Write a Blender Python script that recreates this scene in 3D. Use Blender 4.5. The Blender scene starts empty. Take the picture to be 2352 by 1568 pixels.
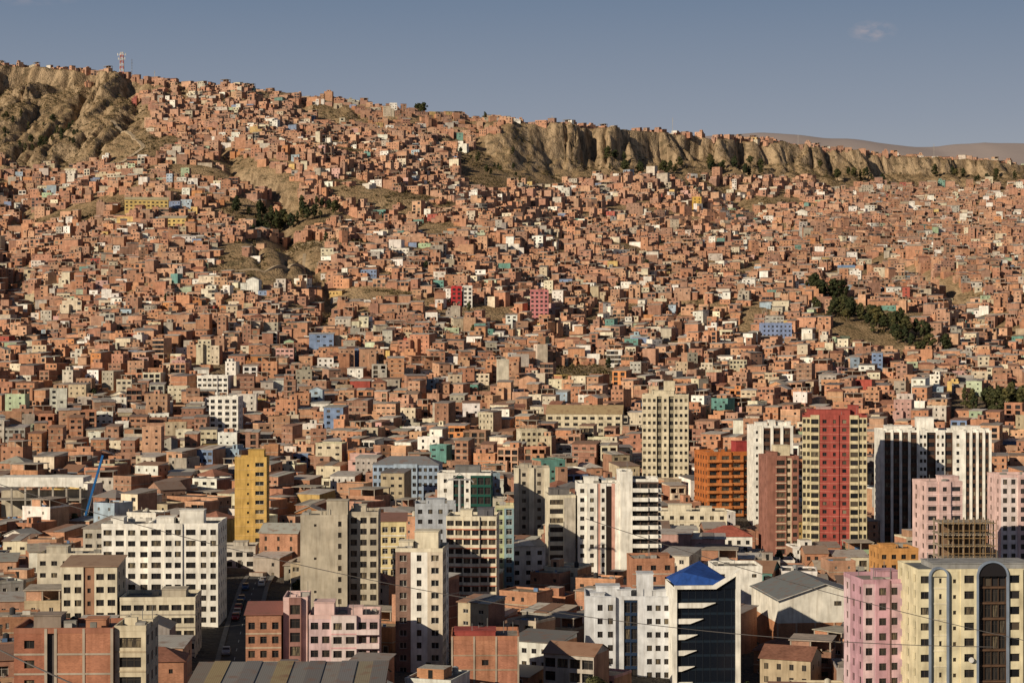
import bpy, math, random
import numpy as np
from mathutils import Vector, Matrix
random.seed(7)
R = random.Random(11)
scene = bpy.context.scene
LINK = scene.collection.objects.link

# ------------------------------------------------------------------ noise
def _hash(ix, iy, seed):
    n = (ix.astype(np.int64) * 374761393 + iy.astype(np.int64) * 668265263 + seed * 974711) & 0x7fffffff
    n = ((n ^ (n >> 13)) * 1274126177) & 0x7fffffff
    n = n ^ (n >> 16)
    return (n & 0xffff) / 65535.0
def vnoise(x, y, seed=0):
    x = np.asarray(x, float); y = np.asarray(y, float)
    ix = np.floor(x); iy = np.floor(y)
    fx = x - ix; fy = y - iy
    fx = fx * fx * (3 - 2 * fx); fy = fy * fy * (3 - 2 * fy)
    a = _hash(ix, iy, seed); b = _hash(ix + 1, iy, seed)
    c = _hash(ix, iy + 1, seed); d = _hash(ix + 1, iy + 1, seed)
    return (a + (b - a) * fx) * (1 - fy) + (c + (d - c) * fx) * fy
def fbm(x, y, seed=0, o=4):
    s = 0; a = .5; t = 0
    for i in range(o):
        s = s + a * vnoise(x, y, seed + i * 17); t += a
        x = np.asarray(x) * 2.03 + 11.3; y = np.asarray(y) * 2.03 + 5.7; a *= .5
    return s / t
def ridge(x, y, seed): return 1 - np.abs(2 * vnoise(x, y, seed) - 1)

# ------------------------------------------------------------------ terrain height (metres, eye level = 0)
CB = (np.array([-900, -300, 0, 150, 340, 500, 700, 900, 1050, 1176, 1290, 1640, 2000, 2352, 2700, 3400]) - 1176) / 4400.
RIMD = np.array([2150, 2100, 2080, 2070, 2050, 2030, 2020, 2000, 1990, 1985, 2000, 2130, 2250, 2350, 2450, 2600.])
RIMT = (784 - np.array([125, 130, 147, 157, 184, 200, 222, 250, 269, 280, 289, 312, 353, 376, 382, 384.])) / 4400.
FOOD = np.array([1700, 1700, 1720, 1740, 1800, 1900, 1930, 1920, 1850, 1850, 1945, 2065, 2185, 2285, 2400, 2550.])
FOOT = (784 - np.array([400, 395, 390, 375, 300, 252, 262, 292, 352, 380, 384, 386, 408, 415, 420, 425.])) / 4400.
ND = np.array([-600, 0, 60, 150, 300, 440, 560, 650, 800, 950, 1000.])
NL = np.array([0, -6, -30, -58, -68, -64, -62, -62, -54, -36, -28.])
NC = np.array([0, -6, -30, -62, -74, -69, -68, -67, -56, -38, -29.])
NR = np.array([0, -6, -30, -64, -77, -73, -73, -76, -62, -42, -33.])
def ravine(x, y):
    wx = x + 60 * (fbm(x / 120., y / 120., 71, 2) - .5)
    return ridge(wx / 170. + y / 900., y / 520., 73)
def terrain(x, y):
    x = np.asarray(x, float); y = np.asarray(y, float)
    b = x / np.maximum(y, 300.)
    rd = np.interp(b, CB, RIMD); rz = rd * np.interp(b, CB, RIMT)
    fd = np.interp(b, CB, FOOD); fz = fd * np.interp(b, CB, FOOT)
    zl = np.interp(y, ND, NL); zc = np.interp(y, ND, NC); zr = np.interp(y, ND, NR)
    t = np.clip(b / .2, -1, 1)
    near = np.where(t < 0, zc + (zl - zc) * (-t), zc + (zr - zc) * t)
    left = np.clip((-.17 - b) / .04, 0, 1)
    right = np.clip((b + .01) / .04, 0, 1)
    mid = np.clip(1 - left - right, 0, 1)
    zone = np.clip((y - (fd - 60)) / 60, 0, 1) * np.clip((rd + 35 - y) / 35, 0, 1)
    wx = x + 34 * (fbm(x / 36., y / 44., 51, 3) - .5)
    f1 = ridge(wx / 39., y / 200., 3); f2 = ridge(wx / 14., y / 100., 4); f5 = ridge(wx / 6., y / 50., 8)
    f3 = ridge(wx / 58., y / 240., 5); f4 = ridge(wx / 25., y / 120., 6)
    amp = .3 + 1.0 * fbm(x / 60., y * 0, 13, 2)
    sh = right * (amp * (-30 * f1 ** 5 - 17 * f2 ** 3 - 9 * f5 ** 2 + 10) + 40 * (fbm(x / 75., 0 * x, 9, 3) - .5)) + left * (-40 * f3 ** 4 - 30 * f4 ** 3 - 20 * f2 ** 2 - 9 * f5 + 34) + mid * (-22 * f1 ** 2 - 8 * f2 + 8)
    d = y + sh * zone
    tt = np.clip((d - 1000) / (fd - 1000), 0, 1)
    z1000 = np.where(t < 0, -29 + (1) * (-t), -29 - 4 * t)
    mz = z1000 + (fz - z1000) * (.75 * tt + .25 * tt * tt)
    t2 = np.clip((d - fd) / np.maximum(rd - fd, 1), 0, 1)
    brk = .45 + .36 * (fbm(x / 38., y * 0, 15, 2) - .5) * 2
    s2 = np.where(t2 < brk, t2 * .56, .56 * brk + (t2 - brk) * (1 - .56 * brk) / (1 - brk))
    s3 = .6 * t2 + .4 * t2 * t2 * (3 - 2 * t2)
    s3 = np.where(b < -.17, np.where(t2 < .80, t2 * .86, .688 + (t2 - .80) * 1.56), s3)
    cz = mz + (rz - fz) * (s2 * right + s3 * (1 - right))
    env = np.clip((y - 1050) / 200, 0, 1) * np.clip((fd - y) / 120, 0, 1)
    und = (fbm(x / 190., y / 190., 21, 3) - .5) * 34 * env - 14 * ravine(x, y) ** 5 * env
    z = np.where(y <= 1000, near, cz + und)
    z = z + zone * ((fbm(x / 14., y / 14., 33, 3) - .5) * 7 + (vnoise(x / 4., y / 4., 34) - .5) * 2)
    # small gullies roughen the bare spur on the middle slope
    sp_ = np.exp(-((x + 172) / 42.) ** 2 - ((y - 1365) / 110.) ** 2)
    z = z + sp_ * (5 - 6 * ridge(x / 17. + y / 90., y / 70., 91) ** 3)
    z = z + np.clip((y - rd + 30) / 30, 0, 1) * (fbm(x / 60., y / 60., 35, 2) - .5) * 8 * right
    z = z - np.clip(y - rd - 150, 0, 3000) * .012
    return z
def tz(x, y):
    return float(terrain(np.array([x]), np.array([y]))[0])

# ------------------------------------------------------------------ materials
def newmat(name):
    m = bpy.data.materials.new(name); m.use_nodes = True
    nt = m.node_tree
    return m, nt, nt.nodes['Principled BSDF']
def N(nt, t, **k):
    n = nt.nodes.new(t)
    for a, v in k.items(): setattr(n, a, v)
    return n
def mixc(nt, a, b, fac, mode='MIX'):
    n = nt.nodes.new('ShaderNodeMix'); n.data_type = 'RGBA'; n.blend_type = mode
    for s, v in ((n.inputs[0], fac), (n.inputs[6], a), (n.inputs[7], b)):
        if isinstance(v, bpy.types.NodeSocket): nt.links.new(v, s)
        elif isinstance(v, (int, float)): s.default_value = v
        else: s.default_value = (*v, 1)
    return n.outputs[2]
def ramp(nt, src, stops):
    r = nt.nodes.new('ShaderNodeValToRGB')
    e = r.color_ramp.elements
    while len(e) < len(stops): e.new(.5)
    for i, (p, c) in enumerate(stops):
        e[i].position = p; e[i].color = (*c, 1) if not isinstance(c, (int, float)) else (c, c, c, 1)
    nt.links.new(src, r.inputs[0]); return r.outputs[0]
def noise(nt, vec, scale, detail=4, sc=None):
    n = nt.nodes.new('ShaderNodeTexNoise'); n.inputs['Scale'].default_value = scale; n.inputs['Detail'].default_value = detail
    if sc:
        mp = nt.nodes.new('ShaderNodeMapping'); mp.inputs['Scale'].default_value = sc
        nt.links.new(vec, mp.inputs[0]); vec = mp.outputs[0]
    nt.links.new(vec, n.inputs['Vector']); return n.outputs['Fac']

def wallmat(name, brick=False, rough=.92, lo=.72, hi=1.12):
    m, nt, bs = newmat(name)
    at = N(nt, 'ShaderNodeAttribute', attribute_name='Col')
    geo = N(nt, 'ShaderNodeNewGeometry'); pos = geo.outputs['Position']
    n1 = noise(nt, pos, .35, 6)
    n2 = noise(nt, pos, 1.0, 5, (1.3, 1.3, .16))
    c = mixc(nt, at.outputs['Color'], ramp(nt, n1, [(.3, lo), (.7, hi)]), 1, 'MULTIPLY')
    c = mixc(nt, c, ramp(nt, n2, [(.3, (.55, .51, .47)), (.54, (1, 1, 1))]), .55, 'MULTIPLY')
    if brick:
        tc = N(nt, 'ShaderNodeTexCoord')
        sp = N(nt, 'ShaderNodeSeparateXYZ'); nt.links.new(tc.outputs['Object'], sp.inputs[0])
        ad = N(nt, 'ShaderNodeMath', operation='ADD'); nt.links.new(sp.outputs[0], ad.inputs[0]); nt.links.new(sp.outputs[1], ad.inputs[1])
        cb = N(nt, 'ShaderNodeCombineXYZ'); nt.links.new(ad.outputs[0], cb.inputs[0]); nt.links.new(sp.outputs[2], cb.inputs[1])
        bt = N(nt, 'ShaderNodeTexBrick'); bt.inputs['Scale'].default_value = 1.0
        bt.inputs['Brick Width'].default_value = .42; bt.inputs['Row Height'].default_value = .24; bt.inputs['Mortar Size'].default_value = .03
        bt.inputs['Color1'].default_value = (.78, .76, .76, 1); bt.inputs['Color2'].default_value = (1.12, 1.1, 1.08, 1); bt.inputs['Mortar'].default_value = (.95, 1.0, 1.05, 1)
        nt.links.new(cb.outputs[0], bt.inputs['Vector'])
        c = mixc(nt, c, bt.outputs['Color'], .8, 'MULTIPLY')
    nt.links.new(c, bs.inputs['Base Color']); bs.inputs['Roughness'].default_value = rough
    bs.inputs['Specular IOR Level'].default_value = .2
    return m
M_PL = wallmat('painted_plaster')
M_BR = wallmat('hollow_brick', True)
M_FLAT = wallmat('roof_screed', False, .95, .6, 1.2)
M_TILE = wallmat('roof_tile', True)
M_MET, nt, bs = newmat('corrugated_metal')
at = N(nt, 'ShaderNodeAttribute', attribute_name='Col'); tc = N(nt, 'ShaderNodeTexCoord')
wv = N(nt, 'ShaderNodeTexWave'); wv.inputs['Scale'].default_value = 1.1; nt.links.new(tc.outputs['Object'], wv.inputs[0])
geo = N(nt, 'ShaderNodeNewGeometry')
c = mixc(nt, at.outputs['Color'], ramp(nt, wv.outputs['Color'], [(0, .78), (1, 1.1)]), .8, 'MULTIPLY')
c = mixc(nt, c, (.20, .10, .06), ramp(nt, noise(nt, geo.outputs['Position'], .5, 6), [(.52, 0), (.72, .7)]))
nt.links.new(c, bs.inputs['Base Color']); bs.inputs['Roughness'].default_value = .6; bs.inputs['Metallic'].default_value = .1
M_GLC, nt, bs = newmat('window_glass')
at = N(nt, 'ShaderNodeAttribute', attribute_name='Col'); nt.links.new(at.outputs['Color'], bs.inputs['Base Color'])
bs.inputs['Roughness'].default_value = .18; bs.inputs['Specular IOR Level'].default_value = .35
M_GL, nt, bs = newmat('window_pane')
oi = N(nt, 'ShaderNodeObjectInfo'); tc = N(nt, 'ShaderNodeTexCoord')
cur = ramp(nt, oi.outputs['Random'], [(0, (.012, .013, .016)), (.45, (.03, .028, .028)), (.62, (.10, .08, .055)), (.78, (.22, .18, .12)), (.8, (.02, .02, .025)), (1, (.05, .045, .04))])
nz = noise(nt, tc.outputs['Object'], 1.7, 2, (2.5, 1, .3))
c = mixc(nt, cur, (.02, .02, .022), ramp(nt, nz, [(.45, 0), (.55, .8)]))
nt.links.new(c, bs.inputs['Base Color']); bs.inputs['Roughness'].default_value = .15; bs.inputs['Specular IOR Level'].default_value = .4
def flatmat(name, col, rough=.8, metal=0, var=.15, sc=2.):
    m, nt, bs = newmat(name)
    geo = N(nt, 'ShaderNodeNewGeometry')
    n = noise(nt, geo.outputs['Position'], sc, 4)
    c = mixc(nt, col, ramp(nt, n, [(.3, 1 - var), (.7, 1 + var)]), 1, 'MULTIPLY')
    nt.links.new(c, bs.inputs['Base Color']); bs.inputs['Roughness'].default_value = rough; bs.inputs['Metallic'].default_value = metal
    return m
M_FRW = flatmat('window_frame_pale', (.5, .48, .44), .6)
M_FRD = flatmat('window_frame_dark', (.06, .045, .035), .5)
M_ASP = flatmat('asphalt', (.045, .045, .047), .9, 0, .3, .4)
M_PAVE = flatmat('pavement_concrete', (.17, .16, .145), .9, 0, .2, .8)
M_TRACK = flatmat('dirt_track', (.36, .28, .19), .95, 0, .2, .3)
M_LINE = flatmat('road_paint', (.6, .6, .56), .8)
M_BARK = flatmat('bark', (.11, .08, .055), .95, 0, .3, 3)
M_BLK = flatmat('black_rubber', (.02, .02, .02), .8)
M_LAMP = flatmat('lamp_lens', (.7, .68, .6), .2)
M_STEEL = flatmat('galvanised_steel', (.3, .3, .3), .5, .3)
def leafmat(name, c1, c2):
    m, nt, bs = newmat(name)
    geo = N(nt, 'ShaderNodeNewGeometry'); oi = N(nt, 'ShaderNodeObjectInfo')
    n = noise(nt, geo.outputs['Position'], .7, 4)
    c = mixc(nt, c1, c2, ramp(nt, n, [(.35, 0), (.65, 1)]))
    c = mixc(nt, c, ramp(nt, oi.outputs['Random'], [(0, (.7, .8, .8)), (1, (1.25, 1.1, .9))]), 1, 'MULTIPLY')
    nt.links.new(c, bs.inputs['Base Color']); bs.inputs['Roughness'].default_value = .75; bs.inputs['Specular IOR Level'].default_value = .2
    return m
M_LEAF = leafmat('foliage_dark', (.018, .026, .012), (.055, .062, .026))
M_LEAF2 = leafmat('foliage_olive', (.04, .045, .02), (.10, .095, .04))
M_SCRUB = leafmat('dry_scrub', (.035, .033, .016), (.12, .095, .048))
# terrain
M_TER, nt, bs = newmat('dry_earth')
geo = N(nt, 'ShaderNodeNewGeometry'); pos = geo.outputs['Position']
big = noise(nt, pos, .012, 6); med = noise(nt, pos, .08, 6); fine = noise(nt, pos, .6, 5); strk = noise(nt, pos, .22, 8, (1, .25, .12)); patch = noise(nt, pos, .16, 8)
base = mixc(nt, (.27, .185, .105), (.42, .30, .18), ramp(nt, med, [(.35, 0), (.65, 1)]))
scr = mixc(nt, base, (.18, .125, .07), ramp(nt, big, [(.46, 0), (.60, .6)]))
scr = mixc(nt, scr, (.07, .06, .03), ramp(nt, patch, [(.53, 0), (.63, .7)]))
scr = mixc(nt, scr, (.08, .068, .035), ramp(nt, fine, [(.54, 0), (.68, .65)]))
sp = N(nt, 'ShaderNodeSeparateXYZ'); nt.links.new(geo.outputs['Normal'], sp.inputs[0])
rock = mixc(nt, (.17, .12, .075), (.42, .31, .20), ramp(nt, strk, [(.36, 0), (.60, 1)]))
rock = mixc(nt, rock, (.07, .058, .034), ramp(nt, patch, [(.53, 0), (.65, .65)]))
c = mixc(nt, rock, scr, ramp(nt, sp.outputs[2], [(.70, 0), (.88, 1)]))
spp = N(nt, 'ShaderNodeSeparateXYZ'); nt.links.new(pos, spp.inputs[0])
mr = N(nt, 'ShaderNodeMapRange'); mr.inputs[1].default_value = 850; mr.inputs[2].default_value = 1200; nt.links.new(spp.outputs[1], mr.inputs[0])
c = mixc(nt, mixc(nt, (.07, .062, .055), (.13, .115, .095), fine), c, mr.outputs[0])
nt.links.new(c, bs.inputs['Base Color']); bs.inputs['Roughness'].default_value = .95; bs.inputs['Specular IOR Level'].default_value = .1
bp = N(nt, 'ShaderNodeBump'); bp.inputs['Strength'].default_value = .9; bp.inputs['Distance'].default_value = 2.5
nt.links.new(fine, bp.inputs['Height']); nt.links.new(bp.outputs[0], bs.inputs['Normal'])
M_HILL, nt, bs = newmat('hill_earth_haze_tint')
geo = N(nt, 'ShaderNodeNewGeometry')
c = mixc(nt, (.26, .22, .22), (.31, .26, .25), ramp(nt, noise(nt, geo.outputs['Position'], .002, 6), [(.35, 0), (.65, 1)]))  # aerial haze mixed into the earth colour, paler and bluer
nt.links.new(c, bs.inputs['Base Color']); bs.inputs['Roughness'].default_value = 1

PL, BR, GLC, MET, FLT, TIL, GL, FRW, FRD = range(9)
MATS = [M_PL, M_BR, M_GLC, M_MET, M_FLAT, M_TILE, M_GL, M_FRW, M_FRD]

# ------------------------------------------------------------------ mesh builder
class MB:
    def __init__(s):
        s.v = []; s.n = []; s.m = []; s.c = []; s.tf = None
    def poly(s, pts, m, c):
        if s.tf:
            ox, oy, oz, co, si = s.tf
            pts = [(ox + p[0] * co - p[1] * si, oy + p[0] * si + p[1] * co, oz + p[2]) for p in pts]
        s.v.extend(pts); s.n.append(len(pts)); s.m.append(m); s.c.append(c)
    def box(s, x0, x1, y0, y1, z0, z1, m, c, mt=None, ct=None, bottom=False):
        a = (x0, y0, z0); b = (x1, y0, z0); d = (x0, y1, z0); e = (x1, y1, z0)
        A = (x0, y0, z1); B = (x1, y0, z1); D = (x0, y1, z1); E = (x1, y1, z1)
        for q in ((a, b, B, A), (b, e, E, B), (e, d, D, E), (d, a, A, D)): s.poly(q, m, c)
        s.poly((A, B, E, D), m if mt is None else mt, ct or c)
        if bottom: s.poly((a, d, e, b), m, c)
    def beam(s, p, q, r, m, c):
        p = Vector(p); q = Vector(q); d = (q - p).normalized()
        a = d.cross(Vector((0, 0, 1)) if abs(d.z) < .9 else Vector((1, 0, 0))).normalized() * r; b = d.cross(a).normalized() * r
        P = [p + a + b, p - a + b, p - a - b, p + a - b]; Q = [v + (q - p) for v in P]
        for i in range(4):
            j = (i + 1) % 4; s.poly((tuple(P[i]), tuple(P[j]), tuple(Q[j]), tuple(Q[i])), m, c)
        s.poly([tuple(v) for v in Q], m, c); s.poly([tuple(v) for v in reversed(P)], m, c)
    def cyl(s, cx, cy, z0, z1, r, m, c, n=10, r2=None):
        r2 = r if r2 is None else r2
        P = [(cx + r * math.cos(i * 2 * math.pi / n), cy + r * math.sin(i * 2 * math.pi / n), z0) for i in range(n)]
        Q = [(cx + r2 * math.cos(i * 2 * math.pi / n), cy + r2 * math.sin(i * 2 * math.pi / n), z1) for i in range(n)]
        for i in range(n):
            j = (i + 1) % n; s.poly((P[i], P[j], Q[j], Q[i]), m, c)
        s.poly(Q, m, c)
    def mesh(s, name, mats=None):
        me = bpy.data.meshes.new(name)
        nv = len(s.v); nf = len(s.n)
        me.vertices.add(nv); me.vertices.foreach_set('co', np.array(s.v, dtype=np.float32).ravel())
        me.loops.add(nv); me.loops.foreach_set('vertex_index', np.arange(nv, dtype=np.int32))
        n = np.array(s.n, dtype=np.int32); st = np.concatenate(([0], np.cumsum(n)[:-1])).astype(np.int32)
        me.polygons.add(nf); me.polygons.foreach_set('loop_start', st)
        used = mats or MATS
        if mats is None:
            ids = sorted(set(s.m)); mp = {k: i for i, k in enumerate(ids)}; used = [MATS[k] for k in ids]
            mi = np.array([mp[k] for k in s.m], dtype=np.int32)
        else: mi = np.array(s.m, dtype=np.int32)
        for mm in used: me.materials.append(mm)
        me.polygons.foreach_set('material_index', mi)
        me.update(calc_edges=True)
        ca = me.attributes.new('Col', 'FLOAT_COLOR', 'FACE')
        cc = np.ones((nf, 4), dtype=np.float32); cc[:, :3] = np.array(s.c, dtype=np.float32)
        ca.data.foreach_set('color', cc.ravel())
        return me
def top(name, mesh, label, cat, group=None, loc=(0, 0, 0), rot=0):
    o = bpy.data.objects.new(name, mesh); LINK(o); o.location = loc; o.rotation_euler = (0, 0, rot)
    if mesh is None: o.empty_display_size = 1
    o['label'] = label; o['category'] = cat
    if group: o['group'] = group
    return o
def child(name, mesh, par, loc=(0, 0, 0), rot=0):
    o = bpy.data.objects.new(name, mesh); LINK(o); o.parent = par; o.location = loc; o.rotation_euler = (0, 0, rot); return o
def struct(name, mesh):
    o = bpy.data.objects.new(name, mesh); LINK(o); o['kind'] = 'structure'; return o

_wc = {}
def window_mesh(w, h, dark, pane=GL, pc=(0.03, 0.03, 0.035)):
    k = (round(w, 1), round(h, 1), dark, pane, pc)
    if k in _wc: return _wc[k]
    w, h = k[0], k[1]
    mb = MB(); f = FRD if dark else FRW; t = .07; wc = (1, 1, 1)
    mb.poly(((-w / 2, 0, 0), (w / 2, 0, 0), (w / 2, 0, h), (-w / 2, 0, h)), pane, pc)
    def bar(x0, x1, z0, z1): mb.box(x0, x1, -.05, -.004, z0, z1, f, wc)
    bar(-w / 2, w / 2, .0, t); bar(-w / 2, w / 2, h - t, h)
    bar(-w / 2, -w / 2 + t, t, h - t); bar(w / 2 - t, w / 2, t, h - t)
    n = max(1, int(w / 1.0))
    for i in range(1, n + (1 if n == 1 else 0)):
        x = -w / 2 + w * i / max(n, 2); bar(x - t / 2, x + t / 2, t, h - t)
    if h > 1.3: bar(-w / 2 + t, w / 2 - t, h * .68, h * .68 + .05)
    me = mb.mesh('window'); _wc[k] = me; return me

# ------------------------------------------------------------------ facades with real openings
def S(w, c, n=0, ww=1.5, wh=1.4, sill=.85, o=0., m=PL, b=None, bal=None, xs=None, skip=None, rec=.3, dark=True, odd=None):
    return dict(w=w, c=c, n=n, ww=ww, wh=wh, sill=sill, o=o, m=m, b=b, bal=bal, xs=xs, skip=skip, rec=rec, dark=dark, odd=odd)
def facade(mb, px, py, a, z0, z1, segs, sh, par=.9, proud=False):
    ux, uy = math.cos(a), math.sin(a); nx, ny = uy, -ux
    wins = []; bals = []
    def P(s, z, o): return (px + ux * s + nx * o, py + uy * s + ny * o, z)
    s = 0
    for g in segs:
        W, c, m, o = g['w'], g['c'], g['m'], g['o']
        if g['xs']: cx = [s + q for q in g['xs']]
        else: cx = [s + W * (i + .5) / g['n'] for i in range(g['n'])]
        ww, wh = min(g['ww'], (W / max(1, len(cx))) - .08 if not g['xs'] else 99), g['wh']
        rows = []
        k = 0
        while cx or g['b'] or g['bal']:
            zf = z1 - par - (k + 1) * sh
            if zf < z0 + .0: break
            rows.append((zf, k)); k += 1
            if k > 40: break
        rows.reverse()
        if g['b']:
            for zf, k in rows:
                q0, q1 = zf - .12, zf + .16
                mb.poly((P(s, q0, o + .07), P(s + W, q0, o + .07), P(s + W, q1, o + .07), P(s, q1, o + .07)), PL, g['b'])
                mb.poly((P(s, q1, o + .07), P(s + W, q1, o + .07), P(s + W, q1, o), P(s, q1, o)), PL, g['b'])
                mb.poly((P(s, q0, o), P(s + W, q0, o), P(s + W, q0, o + .07), P(s, q0, o + .07)), PL, g['b'])
        if g['bal']:
            for zf, k in rows: bals.append((P(s + W / 2, zf, o), a, W, g['bal']))
        if proud or not cx:
            mb.poly((P(s, z0, o), P(s + W, z0, o), P(s + W, z1, o), P(s, z1, o)), m, c)
            for zf, k in rows:
                for x in cx:
                    if g['skip'] and R.random() < g['skip']: continue
                    wins.append((P(x, zf + g['sill'], o + .05), a, ww, wh, g['dark']))
        else:
            zc = z0
            for zf, k in rows:
                zb, zt = zf + g['sill'], zf + g['sill'] + wh
                mb.poly((P(s, zc, o), P(s + W, zc, o), P(s + W, zb, o), P(s, zb, o)), m, c)
                sc = s; rr = g['rec']
                for x in cx:
                    if g['skip'] and R.random() < g['skip']: continue
                    x0, x1 = x - ww / 2, x + ww / 2
                    if x0 > sc + 1e-4: mb.poly((P(sc, zb, o), P(x0, zb, o), P(x0, zt, o), P(sc, zt, o)), m, c)
                    mb.poly((P(x0, zb, o), P(x1, zb, o), P(x1, zb, o - rr), P(x0, zb, o - rr)), m, c)
                    mb.poly((P(x0, zt, o - rr), P(x1, zt, o - rr), P(x1, zt, o), P(x0, zt, o)), m, c)
                    mb.poly((P(x0, zb, o - rr), P(x0, zt, o - rr), P(x0, zt, o), P(x0, zb, o)), m, c)
                    mb.poly((P(x1, zb, o), P(x1, zt, o), P(x1, zt, o - rr), P(x1, zb, o - rr)), m, c)
                    wins.append((P(x, zb, o - rr), a, ww, wh, g['dark']))
                    sc = x1
                if s + W > sc + 1e-4: mb.poly((P(sc, zb, o), P(s + W, zb, o), P(s + W, zt, o), P(sc, zt, o)), m, c)
                zc = zt
            mb.poly((P(s, zc, o), P(s + W, zc, o), P(s + W, z1, o), P(s, z1, o)), m, c)
        if abs(o) > 1e-3:
            for q in (s, s + W): mb.poly((P(q, z0, 0), P(q, z0, o), P(q, z1, o), P(q, z1, 0)), m, c)
            mb.poly((P(s, z1, 0), P(s + W, z1, 0), P(s + W, z1, o), P(s, z1, o)), m, c)
        s += W
    return wins, bals

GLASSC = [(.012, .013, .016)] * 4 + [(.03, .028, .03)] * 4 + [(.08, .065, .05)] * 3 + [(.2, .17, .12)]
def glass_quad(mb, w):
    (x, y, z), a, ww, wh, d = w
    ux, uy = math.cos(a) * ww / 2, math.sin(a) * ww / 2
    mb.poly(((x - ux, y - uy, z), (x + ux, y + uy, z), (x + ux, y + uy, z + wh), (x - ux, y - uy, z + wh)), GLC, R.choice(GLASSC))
_bc = {}
def balcony_mesh(w, spec):
    d, c, h = spec
    k = (round(w, 1), spec)
    if k in _bc: return _bc[k]
    mb = MB(); w2 = k[0] / 2
    mb.box(-w2, w2, -d, -.003, -.12, .08, PL, c, bottom=True)
    mb.box(-w2, w2, -d, -d + .12, .08, h, PL, c)
    mb.box(-w2, -w2 + .12, -d + .12, -.003, .08, h, PL, c); mb.box(w2 - .12, w2, -d + .12, -.003, .08, h, PL, c)
    me = mb.mesh('balcony'); _bc[k] = me; return me

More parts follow.
